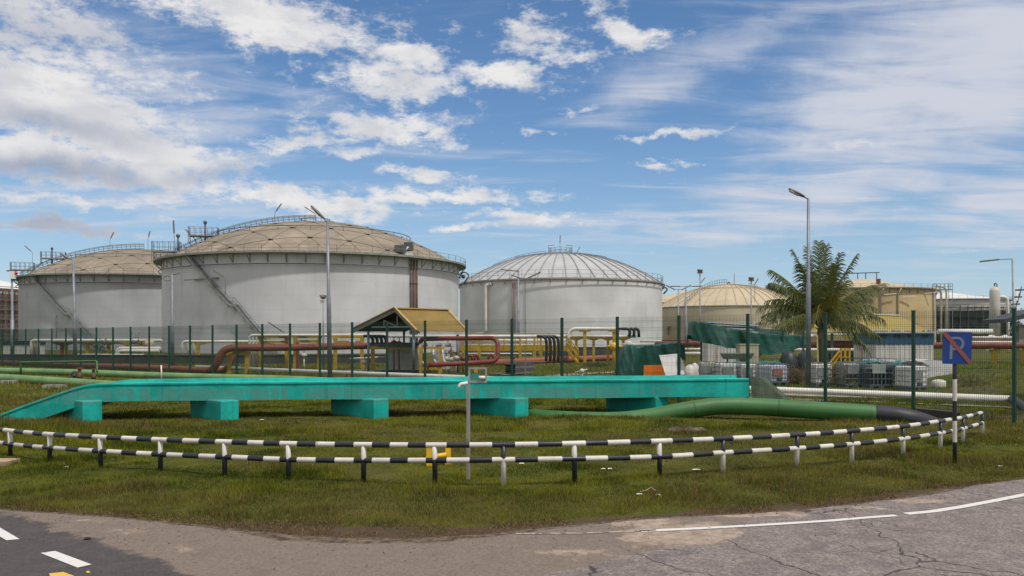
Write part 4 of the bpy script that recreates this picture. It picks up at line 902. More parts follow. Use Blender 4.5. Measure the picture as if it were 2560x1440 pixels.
# ---------------------------------------------------------------- lamp posts
LG = 'tall lamp posts of the tank farm'
def post(name, label, px_, Y, H, r=.09, sl=0.5, lean=0.0, cat='lamp post'):
    b0 = PZ(px_, Y, 0); t = thing(name, label, cat, b0, LG); top = b0+Vector((lean, 0, H)); k = b0.lerp(top, sl)
    MB().tube([b0-Vector((0, 0, .1)), k, k+Vector((0, 0, .06)), top], [r*1.45, r*1.3, r*1.0, r*.72], 10).build('pole', galv, t); return t, top
def cobra(t, top, v, L=.9, w=.36, h=.17):
    v = Vector(v).normalized(); MB().tube([top-Vector((0, 0, .1)), top, top+v*.28], .045, 8).build('arm', galv, t); a = top+v*.24; mb = MB(); s = Vector((0, 1, 0)); u = v.cross(s).normalized(); u = u if u.z > 0 else -u
    K = 8; vs_ = []
    for k in range(K+1):
        f_ = k/K; ww = w/2*(.35+.65*math.sin(math.pi*min(1, f_*.9+.12)**.7)); hh = h/2*(.5+.6*math.sin(math.pi*f_*.9+.1)); p = a+v*L*f_
        vs_ += [p+s*ww*math.cos(2*math.pi*j/10)+u*hh*math.sin(2*math.pi*j/10) for j in range(10)]
    fs = [(i*10+j, i*10+(j+1) % 10, (i+1)*10+(j+1) % 10, (i+1)*10+j) for i in range(K) for j in range(10)]+[tuple(range(10))[::-1], tuple(K*10+j for j in range(10))]
    mb.add(vs_, fs, 0, True); o = mb.build('lamp_head', lampg, t); MB().obox(a+v*L*.6-u*h*.42, v*L*.3, s*w*.3, u*.03).build('lamp_lens', glassy, o)
t, top = post('lamp_post', 'grey lamp post with cobra head rising in front of the largest tank', 825, 49, 8.7, .095, .52, -.14); cobra(t, top, (-.62, -.1, .62), 1.0)
t, top = post('lamp_post', 'tallest-looking lamp post, standing directly in front of the palm tree', 2020.5, 41, 8.7, .09, .55, .01); cobra(t, top, (-.80, 0, .42), .78, .34, .15)
t, top = post('lamp_post', 'lamp post with cobra head in front of the grey-white left tank', 189, 73, 8.7, .11, .5, -.2); cobra(t, top, (-.8, 0, .45), 1.0)
t, top = post('lamp_post', 'slender lamp post with a long horizontal arm at the right picture edge', 2537, 72, 8.75, .08, .35, -.2)
MB().tube([top, top+Vector((-1.2, 0, -.05)), top+Vector((-1.3, 0, -.06))], .035, 6).build('arm', galv, t); MB().bar(top+Vector((-1.1, 0, -.05)), top+Vector((-2.6, 0, -.22)), .2, .13).build('lamp_head', lampg, t)
t, top = post('lamp_post', 'headless galvanised post with small ring bracket at the left edge of the largest tank', 431, 74, 7.7, .12, .5, -.03)
mb = MB(); cc = top+Vector((-.38, 0, -.4)); mb.tube([cc+Vector((.36*math.cos(a), 0, .2*math.sin(a))) for a in np.linspace(0, 6.28, 16)], .03, 5); mb.tube([top-Vector((0, 0, .1)), top+Vector((.7, 0, .05))], .035, 5); mb.build('ring_bracket', galvd, t)
t, top = post('lamp_post', 'post with one flat arm lamp in front of the ribbed grey dome tank', 1296, 100, 9.9, .13, .42)
MB().bar(top+Vector((.1, 0, 0)), top+Vector((-2.0, 0, .2)), .16, .10).build('lamp_head', lampg, t)
MB().bar(top+Vector((.3, 0, -.8)), top+Vector((-.85, 0, -.42)), .2, .12).build('lamp_head', lampg, t); MB().bar(top+Vector((1.1, 0, -.75)), top+Vector((2.5, 0, -.1)), .26, .16).build('lamp_head', lampg, t); MB().bar(top+Vector((0, 0, -.85)), top+Vector((1.2, 0, -.75)), .06).build('arm', galv, t)
t, top = post('lamp_post', 'post with paired spreading tube lamps between the grey ribbed dome and the beige domes', 1696, 130, 9.6, .11, .4)
for s in (-1, 1): MB().bar(top+Vector((s*.5, 0, -.1)), top+Vector((s*1.8, 0, .55)), .24, .14).build('lamp_head', lampg, t); MB().bar(top, top+Vector((s*.55, 0, -.08)), .07).build('arm', galv, t)
t, top = post('lamp_post', 'T-shaped lamp post with level lamps in front of the beige dome', 1715, 120, 9.4, .13, .45)
for s in (-1, 1): MB().bar(top+Vector((s*.8, 0, 0)), top+Vector((s*2.1, 0, .02)), .22, .13).build('lamp_head', lampg, t)
MB().bar(top+Vector((-.9, 0, 0)), top+Vector((.9, 0, 0)), .07).build('arm', galv, t)
def flood(px_, Y, H, label, s=1.0):
    t, top = post('floodlight_mast', label, px_, Y, H, .10*s, .45, cat='floodlight')
    MB().obox(top+Vector((0, 0, .05)), (.35*s, 0, 0), (0, .25*s, 0), (0, 0, .12*s)).lathe((top.x, top.y), [(.12*s, top.z), (.42*s, top.z+.35*s), (.38*s, top.z+.5*s), (.01, top.z+.52*s)], 12).build('floodlight_head', lampg, t); return t, top
t, top = flood(1750, 125, 11.6, 'tall floodlight mast with small side tube lamp above the beige dome'); MB().bar(top+Vector((.1, 0, -1.4)), top+Vector((.7, 0, -.7)), .12).build('side_lamp', lampg, t)
t, top = flood(1878, 125, 10.5, 'shorter floodlight mast left of the palm fronds'); MB().bar(top+Vector((.5, 0, -.5)), top+Vector((1.0, 0, .3)), .12).build('side_lamp', lampg, t); MB().bar(top+Vector((.5, 0, -3)), top+Vector((.5, 0, -.5)), .06).build('side_mast', galv, t)
b0 = PZ(808, 58, 0); t = thing('camera_mast', 'thin mast with small double-headed camera beside the cobra lamp post', 'camera mast', b0)
MB().tube([b0, b0+Vector((0, 0, 4.75))], .035, 8).build('pole', galv, t); tp = b0+Vector((0, 0, 4.75))
MB().bar(tp+Vector((-.2, 0, 0)), tp+Vector((.22, 0, 0)), .12, .1).bar(tp+Vector((-.18, 0, -.2)), tp+Vector((-.05, 0, 0)), .06).build('bracket', white, t); MB().ball((tp.x, tp.y, tp.z+.24), .19, squash=.8).obox(tp+Vector((0, 0, .3)), (.2, 0, 0), (0, .15, 0), (0, 0, .05)).build('camera_head', lampg, t)
b0 = PZ(31, 88, 0); t = thing('alarm_mast', 'mast topped by a pale box and beacon at the left picture edge', 'mast', b0); H = 8.3
MB().tube([b0, b0+Vector((0, 0, H*.5)), b0+Vector((0, 0, H*.5)), b0+Vector((-.05, 0, H))], [.19, .18, .12, .09], 10).build('pole', galv, t); tp = b0+Vector((0, 0, H))
MB().obox(tp+Vector((.05, 0, .3)), (.22, 0, 0), (0, .2, 0), (0, 0, .38)).build('control_box', plastic, t); MB().bar(tp+Vector((-.55, 0, .72)), tp+Vector((.5, 0, .75)), .12).build('crossarm', galvd, t); MB().ball((tp.x+.38, tp.y, tp.z+.5), .14).build('beacon', pm('red beacon', (.5, .03, .03), .3), t)

# ---------------------------------------------------------------- no-parking sign
Ys = gy(1157); b0 = G(2387, 1157); sg = thing('no_parking_sign', 'blue square sign with white P and red slash on a black and white banded pole', 'road sign', b0)
zz_ = [CH-(y_-HOR)*Ys/F for y_ in (1162, 1105, 1052, 1002, 948, 840)]; mb = MB().tube([Vector((b0.x, b0.y, z)) for z in zz_], .036, 14, mats=[1, 0, 1, 0, 1]); mb.build('pole', bw, sg)
Pc = P(2393, 870, Ys-.05); hw_, hh_ = 34.5/F*Ys, 40/F*Ys; rt = -.02
X = Vector((math.cos(rt), -.10, math.sin(rt)*1.0)); X.normalize(); Zv = Vector((.035, 0, 1)).normalized(); Nv = X.cross(Zv).normalized(); Nv = Nv if Nv.y < 0 else -Nv
def flat(pts, off, mat, nm, par, th=.004):
    mb = MB(); f_ = [Pc+X*a*hw_+Zv*b_*hh_+Nv*off for a, b_ in pts]; k_ = [p-Nv*th for p in f_]; n = len(f_)
    mb.add(f_+k_, [tuple(range(n)), tuple(range(n, 2*n))[::-1]]+[(i, (i+1) % n, n+(i+1) % n, n+i) for i in range(n)]); return mb.build(nm, mat, par)
sb = pm('blue sign face', (.006, .036, .18), .4, 0, .12, 4, dirt=(.014, .055, .21), dthr=(.6, .8), dscale=2); sr = pm('faded red sign paint', (.20, .06, .058), .5, 0, .1, 5); sw = pm('greyed white sign letter', (.14, .16, .21), .5, 0, .1, 5)
cr = [(1, 1), (-1, 1), (-1, -1), (1, -1)]; rc = []
for (sx_, sy_), a0 in zip(cr, (0, 90, 180, 270)):
    for k in range(4): a = R_(a0+30*k); rc.append((sx_*.93+.07*math.cos(a), sy_*.94+.06*math.sin(a)))
sp = flat(rc, 0, sb, 'sign_plate', sg, .006)
# letter P: stem and bowl as one outline strip
stem = [(-.52, .68), (-.32, .68), (-.32, -.70), (-.52, -.70)]; flat(stem, .005, sw, 'letter_p', sp)
bo, bi = [], []
for k in range(13):
    a = R_(90-15*k); bo.append((.02+.46*math.cos(a), .28+.42*math.sin(a))); bi.append((.02+.27*math.cos(a), .28+.27*math.sin(a)))
bo = [(-.315, .70)]+bo+[(-.315, -.14)]; bi = [(-.315, .55)]+bi+[(-.315, .01)]
mb = MB(); f_ = [Pc+X*a*hw_+Zv*b_*hh_+Nv*.005 for a, b_ in bo+bi]; n = len(bo); mb.add(f_, [(i, i+1, n+i+1, n+i) for i in range(n-1)]); mb.build('letter_p_bowl', sw, sp)
flat([(-1, 1), (-.80, .99), (1, -.80), (.99, -.99), (.82, -.99), (-1, .80)], .009, sr, 'red_slash', sp)
mb = MB().obox(Pc-Nv*.03, X*hw_*.5, Zv*.03, Nv*.02).obox(Pc-Nv*.03+Zv*.2, X*hw_*.5, Zv*.03, Nv*.02); mb.build('bracket', galv, sg)

# ---------------------------------------------------------------- measuring post in the verge, yellow stub frame, litter, stump, slab
b0 = G(1173, 1198); Yp = b0.y; mp = thing('instrument_post', 'slim stainless post with open frame head and white elbow spout behind the guard rail', 'post', b0)
stn_ = pm('brushed stainless', (.36, .33, .31), .45, .5, .1, 6); zt = P(0, 919, Yp).z
MB().bar(b0, Vector((b0.x, b0.y, zt)), .03, .045).bar(b0+Vector((-.03, 0, .0)), Vector((b0.x-.03, b0.y, P(0, 962, Yp).z)), .022, .03).build('pole', stn_, mp)
x0, x1 = P(1172, 0, Yp).x, P(1217, 0, Yp).x; z0, z1 = P(0, 957, Yp).z, P(0, 919, Yp).z; mb = MB(); t_ = .022
mb.box((x0, Yp-.03, z1-t_), (x1, Yp+.03, z1)); mb.box((x1-t_, Yp-.03, z0), (x1, Yp+.03, z1-t_)); mb.box((x0, Yp-.03, z0), (x1-t_, Yp+.03, z0+.035)); mb.build('frame', stn_, mp)
xa = x0+.012; mb = MB(); prof = [(xa, z0+.035), (x1-t_, z0+.035), (x1-t_, z0+.12), (xa+.17, z0+.12), (xa+.12, z0+.15), (xa, z0+.16)]
mb.add([Vector((a, Yp, b_)) for a, b_ in prof]+[Vector((a, Yp+.012, b_)) for a, b_ in prof], [tuple(range(6)), tuple(range(6, 12))[::-1]]+[(i, (i+1) % 6, 6+(i+1) % 6, 6+i) for i in range(6)]); mb.build('gauge_plate', pm('teal gauge plate', (.03, .20, .17), .4), mp)
k_ = P(1205, 944, Yp-.05); MB().tube([k_+Vector((-.05, 0, 0)), k_+Vector((.05, 0, 0))], .028, 12).build('knob', white, mp)
pipe([P(1147, 970, Yp), P(1150, 961, Yp), P(1170, 957, Yp)], .028, .08, 12).build('elbow_spout', white, mp)
Yy = gy(1163); yf = thing('yellow_stub_frame', 'small yellow H-shaped pipe frame half hidden behind the guard rail', 'barrier frame', G(1096, 1163))
for px_ in (1073, 1120): q = G(px_, 1164 if px_ < 1100 else 1160); o = MB().box((q.x-.047, q.y-.04, -.05), (q.x+.047, q.y+.04, P(0, 1119, q.y).z)).build('leg', yelb, yf)
MB().tube([P(1078, 1143, Yy), P(1116, 1137, Yy+.05)], .045, 10).build('crossbar', yelb, yf)
lit = pm('crumpled white paper', (.72, .69, .64), .7, 0, .15, 9)
def litter(px_, py_, w, label, h=.04):
    w *= .8; h *= .5
    g = G(px_, py_); mb = MB(); n = 6; V = []
    for j in range(n+1):
        for i in range(n+1):
            a = (i/n-.5)*w; b_ = (j/n-.5)*w*.7; z = .025+h*(.5+.5*noise.noise((px_+i*.7, j*.7, 1)))*(1-((i/n-.5)**2+(j/n-.5)**2)*1.6); V.append((g.x+a, g.y+b_, z+float(terrain([g.x], [g.y])[0])))
    mb.add(V, [(j*(n+1)+i, j*(n+1)+i+1, (j+1)*(n+1)+i+1, (j+1)*(n+1)+i) for j in range(n) for i in range(n)], 0, True); o = mb.build('paper_scrap', lit, origin=g); tag(o, label, 'litter', 'scraps of litter on the verge')
litter(1304, 1163, .10, 'white paper scrap just right of the black-topped rail post in mid picture', .07); litter(1508, 1178, .09, 'left of two neighbouring white scraps on the grass in front of the rail', .06); litter(1525, 1178, .09, 'right of two neighbouring white scraps on the grass in front of the rail', .06); litter(1741, 1181, .16, 'cream flat scrap on the grass near the rail', .05)
litter(1598, 1240, .10, 'pinkish-white scrap at the left end of the thin tape on the grass', .05); litter(1645, 1243, .10, 'white scrap at the right end of the thin tape on the grass', .06); litter(655, 1054, .14, 'small white scrap on the grass right of the second turquoise pier'); litter(2114, 1270, .14, 'white scrap at the edge of the cracked asphalt', .03); litter(167, 1172, .08, 'tiny pale scrap on the grass at the left', .03)
litter(2500, 1168, .09, 'tiny white scrap on the grass right of the sign pole')
tp_ = [G(1600, 1240, .06), G(1617, 1239, .08), G(1628, 1236, .10), G(1640, 1241, .08)]; o = MB().tube(tp_, .006, 5).build('tape', pm('pink tape', (.5, .25, .2), .6), origin=tp_[0]); tag(o, 'thin pinkish tape lying between two scraps on the grass', 'litter')
g = G(1722, 1080); mb = MB(); K = 22
for r0, z0_, r1, z1_ in ((.46, -.05, .40, .07), (.40, .07, .30, .10), (.30, .10, .02, .085)):
    V = []
    for r, z in ((r0, z0_), (r1, z1_)):
        for k in range(K): a = 2*math.pi*k/K; q = 1+.25*noise.noise((math.cos(a)*1.5, math.sin(a)*1.5, r)); V.append((g.x+r*q*math.cos(a)*1.15, g.y+r*q*math.sin(a)*.8, z+.03*noise.noise((a*3, r*5, 2))))
    mb.add(V, [(k, (k+1) % K, K+(k+1) % K, K+k) for k in range(K)])
o = mb.build('tree_stump', pm('rotting stump wood', (.09, .06, .045), .9, 0, .4, 6, bump=.5, dirt=(.26, .19, .15), dthr=(.55, .65), dscale=6), origin=g); tag(o, 'low rotting stump in the grass in front of the green pipe', 'stump')
g = G(-4, 1163); o = MB().box((g.x-.5, g.y-.1, -.02), (g.x+.17, g.y+.38, .07)).build('concrete_slab', pm('tan slab', (.34, .24, .15), .9, 0, .2, 4), origin=g); tag(o, 'small tan concrete slab lying in the grass at the left picture edge', 'slab')
for px_, py_ in ((213, 1352), (880, 1330), (575, 1345)):
    pass
mb = MB()
for k in range(3): mb.ball((G(213, 1354).x+.018*k, G(213, 1354).y+.01*k, .03), .016+.004*(k == 1), n=6)
o = mb.build('dirt_clod', pm('dark clod', (.03, .025, .02), .9), origin=G(213, 1354)); tag(o, 'small dark clod of dirt on the asphalt beside the lane dashes', 'clod')
# ---------------------------------------------------------------- bund walls
def wall(name, label, pts, h, th, mat, cat='wall'):
    mb = MB(); P_ = [Vector(p) for p in pts]
    for a_, b_ in zip(P_, P_[1:]):
        d = (b_-a_).normalized(); n_ = Vector((-d.y, d.x, 0)); mb.obox((a_+b_)/2+n_*th/2+Vector((0, 0, h/2-.1)), (b_-a_)/2, n_*th/2, Vector((0, 0, h/2+.1)))
        mb.obox((a_+b_)/2+n_*th/2+Vector((0, 0, h+.05)), (b_-a_)/2, n_*(th/2+.05), Vector((0, 0, .05)))
    o = mb.build(name, mat, origin=P_[0]); return tag(o, label, cat)
wall('bund_wall', 'long dark stained bund wall in front of the two left tanks', [PZ(-250, 86, 0), PZ(540, 80, 0), PZ(1060, 84, 0)], .72, .3, bundm)
wall('bund_wall', 'low dark bund wall at the foot of the grey ribbed dome tank', [PZ(1150, 118, 0), PZ(1740, 122, 0)], 1.1, .3, bundm)
wall('bund_wall', 'dark low wall behind the palm trunk under the beige tank', [PZ(2070, 100, 0), PZ(2180, 100, 0)], 2.0, .4, pm('dark shed boards', (.06, .055, .05), .9, 0, .3, .6))
# ---------------------------------------------------------------- long low pipes and rust red line
wA, wB = P(490, 917, 61.9), P(2530, 998, 28.3); wd = (wB-wA).normalized()
wp = thing('white_pipeline', 'long white pipe on low yellow stands running just behind the mesh fence', 'pipe', (wA.x, wA.y, 0))
MB().tube([wA, wB], .115, 14).build('pipe_run', white, wp)
for k, s in enumerate((.2, .33, .45, .58, .72, .83)):
    p = wA.lerp(wB, s) if k < 5 else P(2021, 978, 36.5)
    s_ = wd.cross(Vector((0, 0, 1))); MB().bar((p.x, p.y, 0), (p.x, p.y, p.z-.10), .22, .16).obox((p.x, p.y, p.z-.12), s_*.16, wd*.08, (0, 0, .02)).build('stand', yel, wp)
pipe([P(2530, 998, 28.2), P(2548, 1010, 27.6), P(2590, 1050, 26.6), P(2640, 1085, 26)], .13, .3, 14).build('black_end', blackm, wp)
rA, rB = P(-40, 905.5, 78), P(548, 927, 56.8)
rp_ = thing('rust_pipeline', 'thick rust-red pipe that climbs in an S-bend and runs level above the dark bund wall', 'pipe', (rB.x, rB.y, 0))
MB().tube(rounded([rA, rB+Vector((-.3, 0, 0)), P(556, 869.5, 56.8), P(700, 869, 58), P(925, 864.5, 61), P(1000, 863, 62)], 1.0, 8), .235, 18).build('pipe_run', rust, rp_)
q = P(585, 927, 58); MB().tube(rounded([P(470, 925, 61), q+Vector((-.5, 0, 0)), P(590, 880, 58.5), P(620, 869.5, 58.6)], .8, 7), .20, 16).build('second_riser', rust, rp_)
def portal(name, label, x0, x1, Y, zt, w=.24, double=False, group='yellow portal frames of the pipe rack', mat=None):
    mat = mat or yel; a_, b_ = PZ(x0, Y, 0), PZ(x1, Y, 0); t = thing(name, label, 'pipe support', a_, group); z = zt
    for p in (a_, b_): MB().bar(p, p+Vector((0, 0, z)), w, w*.9, up=(1, 0, 0)).box((p.x-w*.7, p.y-w*.7, 0), (p.x+w*.7, p.y+w*.7, .06)).build('column', mat, t)
    MB().bar(a_+Vector((-.2, 0, z+w*.4)), b_+Vector((.2, 0, z+w*.4)), w*.8, w*.8).build('beam', mat, t)
    if double: MB().bar(a_+Vector((w/2, 0, z*double)), b_+Vector((-w/2, 0, z*double)), w*.6, w*.8).build('lower_beam', mat, t)
    return t
portal('pipe_support', 'low yellow portal carrying the rust-red pipe just right of its S-bend', 573, 618, 57.5, 1.22, .26)
portal('pipe_support', 'yellow portal under the white pipes, first one left of the cobra lamp post', 738, 798, 66, 2.3, .26, .9)
portal('pipe_support', 'yellow portal under the left ends of the white pipes', 652, 717, 67, 2.3, .28, .88)
portal('pipe_support', 'yellow portal standing right behind the cobra lamp post', 838, 905, 64, 2.3, .26, .88)
portal('pipe_support', 'yellow portal standing inside the left side of the yellow-roofed shelter', 932, 1052, 59, 1.55, .26)
portal('pipe_support', 'yellow portal under the white gooseneck pipes in the shelter', 1052, 1102, 55, 1.6, .2, .25)
o = MB().bar(PZ(744, 62, 0), PZ(744, 62, 2.0), .2).build('red_column', rust, origin=PZ(744, 62, 0)); tag(o, 'single red square column beside a yellow portal behind the rust-red pipe', 'column')
# overhead white pipes with drop legs at their left ends
for k, (xl, y_, Y, xr) in enumerate(((624, 838, 66.5, 965), (633, 838.5, 67, 960), (642, 839, 67.5, 950))):
    z = P(0, y_, Y).z; a_ = PZ(xl, Y, 0)
    o = pipe([a_, PZ(xl, Y, z), PZ(xr, Y-3, z)], .10, .35, 10).build('white_pipe', white, origin=a_); tag(o, ('front', 'middle', 'rear')[k]+' of three white overhead pipes dropping down left of the yellow portals', 'pipe', 'overhead white pipes')
for k, (xl, Y) in enumerate(((456, 92), (470, 92.6), (484, 93.2))):
    z = P(0, 853.5, Y).z; a_ = PZ(xl, Y, 0); o = pipe([a_, PZ(xl, Y, z), PZ(705, Y, z)], .13, .4, 10).build('white_pipe', white, origin=a_)
    tag(o, ('left', 'middle', 'right')[k]+' of three pale bent pipes in front of the largest tank', 'pipe', 'bent pale pipes in front of the largest tank')
def tsup(px_, Y, z, label, w=.26, head=1.5, mat=None, group='yellow T-shaped pipe supports'):
    mat = mat or yel; b0 = PZ(px_, Y, 0); t = thing('pipe_support', label, 'pipe support', b0, group)
    MB().bar(b0, b0+Vector((0, 0, z-.12)), w, w*.8, up=(1, 0, 0)).build('column', mat, t)
    p = b0+Vector((0, 0, z-.12)); mb = MB(); h = head/2
    mb.add([p+Vector((-w*.6, -.12, -.22)), p+Vector((w*.6, -.12, -.22)), p+Vector((w*.6, .12, -.22)), p+Vector((-w*.6, .12, -.22)), p+Vector((-h, -.15, 0)), p+Vector((h, -.15, 0)), p+Vector((h, .15, 0)), p+Vector((-h, .15, 0))], [(3, 2, 1, 0), (4, 5, 6, 7), (0, 1, 5, 4), (1, 2, 6, 5), (2, 3, 7, 6), (3, 0, 4, 7)]); mb.box((p.x-h, p.y-.15, p.z+.002), (p.x+h, p.y+.15, p.z+.10)); mb.build('head', mat, t); return t
zl = P(0, 855, 95).z
for px_, m_, lb in ((165, yel, 'leftmost yellow T support, in front of the grey-white tank'), (155, rust, 'red T support under the left pipe rack'), (220, yel, 'yellow T support under the pipe rack left of the tank stair foot'), (272, yel, 'yellow T support right of the stair foot of the grey-white tank'), (317, yel, 'yellow T support left of the pair of white manifold pipes'), (356, yel, 'yellow T support behind the pair of white manifold pipes'), (495, yel, 'yellow T support beside the three bent pale pipes'), (609, yel, 'yellow T support above the rust-red pipe, right of the three bent pale pipes')):
    tsup(px_, 95, zl, lb, .34, 2.2, m_)
for k in range(3):
    xl = 78+9*k; a_ = PZ(xl, 94+k*.6, 0); z = zl+.18; o = pipe([a_, PZ(xl, 94+k*.6, z), PZ(300 if k else 405, 94+k*.6, z)], .16, .4, 10).build('white_pipe', white if k != 1 else pm('pinkish pipe paint', (.45, .28, .24), .6), origin=a_); tag(o, ('left', 'middle', 'right')[k]+' of three bent pale pipes beside the far left container', 'pipe', 'pale pipes of the far left rack')
for k, (y_, x0, x1, Y) in enumerate(((871, 292, 402, 88), (877, 296, 398, 86.5))):
    z = P(0, y_, Y).z; o = pipe([PZ(x0, Y, .3), PZ(x0, Y, z), PZ(x1, Y, z)], .17, .5, 10).build('white_pipe', white, origin=PZ(x0, Y, 0)); tag(o, ('upper', 'lower')[k]+' of the pair of thick white manifold pipes on the bund wall', 'pipe', 'white manifold pipes')
o = MB().tube([P(185, 888, 83), P(360, 888.5, 83)], .13, 8).build('white_pipe', white, origin=PZ(185, 83, 0)); tag(o, 'white pipe lying low along the top of the bund wall at left', 'pipe')
p = P(373, 860, 93); o = MB().lathe((p.x, p.y), [(.01, p.z-.6), (.45, p.z-.45), (.45, p.z+.45), (.01, p.z+.6)], 16).build('round_gauge', pm('cream round gauge', (.55, .48, .3), .5), origin=p); tag(o, 'round cream drum between two yellow T supports in front of the grey-white tank', 'drum')
for px_, Y, lb in ((252, 92, 'small dark leafy shrub left of the manifold pipes'), (342, 92, 'small dark shrub behind the manifold pipes')):
    b0 = PZ(px_, Y, .6); mb = MB()
    for k in range(260):
        d = Vector((random.gauss(0, .4), random.gauss(0, .4), abs(random.gauss(.7, .5)))); q = b0+d; a_ = Vector((random.uniform(-1, 1), random.uniform(-1, 1), random.uniform(-1, 1)))*.12; c_ = Vector((random.uniform(-1, 1), random.uniform(-1, 1), random.uniform(-1, 1)))*.12; mb.quad(q, q+a_, q+a_+c_, q+c_)
    o = mb.build('shrub', pm('dark leaf', (.02, .04, .025), .7), origin=(b0.x, b0.y, 0)); tag(o, lb, 'shrub')
# white and blue container at far left with tarp
def sheetbox(t, a, b_, nm, mat, pitch=.28, dep=.04):
    """box with vertical corrugations on its near and right faces"""
    x0, y0, z0 = a; x1, y1, z1 = b_; prof = []; n = max(4, int((x1-x0)/pitch*2))
    for k in range(n+1): prof.append((x0+(x1-x0)*k/n, y0+(dep if k % 2 else 0)))
    pts2 = []
    for k, (x_, y_) in enumerate(prof): pts2 += [(x_-pitch*.12 if k else x_, y_), (x_+pitch*.12 if k < n else x_, y_)]
    m_ = max(4, int((y1-y0)/pitch*2))
    for k in range(1, m_+1): y_ = y0+(y1-y0)*k/m_; o_ = -dep if k % 2 else 0; pts2 += [(x1+o_, y_-pitch*.12), (x1+o_, y_+pitch*.12 if k < m_ else y_)]
    pts2 += [(x0, y1)]; n = len(pts2); mb = MB(); mb.add([(p[0], p[1], z0) for p in pts2]+[(p[0], p[1], z1) for p in pts2], [(i, (i+1) % n, n+(i+1) % n, n+i) for i in range(n)]+[tuple(range(n, 2*n))]); return mb.build(nm, mat, t)
wsheet = pm('white cladding', (.55, .54, .51), .6, 0, .1, 1, streak=.3, dirt=(.36, .21, .08), dthr=(.54, .64), dscale=1.3, stretch=.06)
bsheet = pm('blue cladding', (.022, .075, .145), .5, 0, .15, 1, streak=.2); dblue = pm('dark blue cladding', (.02, .03, .09), .5)
a_ = PZ(8, 108, 0); b_ = PZ(86, 108, 0); t = thing('site_container', 'white site container with dark blue top band at far left', 'container', a_)
sheetbox(t, (a_.x, 108, 0), (b_.x, 110.5, 1.55), 'wall', wsheet); MB().box((a_.x-.05, 107.95, 1.552), (b_.x+.05, 110.55, 1.95)).build('top_band', dblue, t); MB().box((a_.x-.15, 107.8, 1.955), (b_.x+.15, 110.7, 2.05)).build('roof', dblue, t)
# ---------------------------------------------------------------- yellow-roofed shelter
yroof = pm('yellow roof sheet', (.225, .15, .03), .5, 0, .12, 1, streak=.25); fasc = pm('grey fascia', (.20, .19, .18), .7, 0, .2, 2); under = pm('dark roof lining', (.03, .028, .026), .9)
aA, aB = P(990, 772, 57), P(1119, 775.5, 60); eL, eR, eRB = P(884, 825, 58.9), P(1045, 829, 55.6), P(1169, 829.5, 59); eLB = eL+(aB-aA)
sh = thing('shelter', 'open shelter with yellow corrugated gable roof on slim grey posts', 'shelter', (aA.x, aA.y, 0))
def corr(nm, p00, p10, p01, p11, n, mat, amp=.035, th=.0):    # ridges run from p00->p01 ; repeated along p00->p10
    mb = MB(); nrm = (p10-p00).cross(p01-p00).normalized(); nrm = nrm if nrm.z > 0 else -nrm; V = []
    for k in range(n*4+1):
        s_ = k/(n*4); h = amp*(1 if k % 4 in (0,) else (.0 if k % 4 in (2,) else .25)); a_ = p00.lerp(p10, s_)+nrm*h; b_ = p01.lerp(p11, s_)+nrm*h; V += [a_, b_]
    mb.add(V, [(2*i, 2*i+1, 2*i+3, 2*i+2) for i in range(n*4)]); return mb.build(nm, mat, sh)
corr('roof_sheet', aA, aB, eR, eRB, 19, yroof, .07); corr('roof_sheet', aA, aB, eL, eLB, 19, yroof, .07)
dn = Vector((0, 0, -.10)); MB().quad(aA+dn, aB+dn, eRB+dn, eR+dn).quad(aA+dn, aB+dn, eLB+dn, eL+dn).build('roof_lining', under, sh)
MB().bar(aA+Vector((0, 0, .05)), aB+Vector((0, 0, .05)), .34, .07).build('ridge_cap', pm('pale yellow trim', (.40, .27, .09), .5), sh)
ng = (eR-eL).normalized(); out = Vector((ng.y, -ng.x, 0))*.06
for a_, b_ in ((aA, eL), (aA, eR)): MB().bar(a_+out+Vector((0, 0, -.06)), b_+out+Vector((0, 0, -.06)), .05, .26).build('bargeboard', fasc, sh); MB().bar(a_+out*2+Vector((0, 0, .10)), b_+out*2+Vector((0, 0, .10)), .16, .05).build('verge_trim', pm('pale yellow trim', (.40, .27, .09), .5), sh)
MB().bar(aB+Vector((0, 0, .04)), eRB+Vector((0, 0, .04)), .2, .07).build('verge_trim', pm('pale yellow trim', (.40, .27, .09), .5), sh)
MB().bar(eR+Vector((.1, 0, -.09)), eRB+Vector((0, 0, -.09)), .08, .20).build('gutter', pm('pale gutter', (.42, .42, .42), .5), sh)
for nm_, px_, Y in (('post', 921, 58.6), ('post', 1034, 55.8), ('post', 1144, 58.6), ('post', 1010, 61)): p = PZ(px_, Y, 0); MB().tube([p, p+Vector((0, 0, 2.75))], .085, 10).build(nm_, galv, sh)
tb0, tb1 = P(930, 818, 58.2), P(1034, 817, 56); mb = MB().bar(tb0, tb1, .08, .10); mb.bar(P(993, 790, 57.1), P(993, 817, 57.1), .07); mb.bar(P(960, 801, 57.6), P(960, 818, 57.6), .07); mb.bar(P(960, 801, 57.6), P(993, 817, 57.1), .06); mb.build('truss', galv, sh)
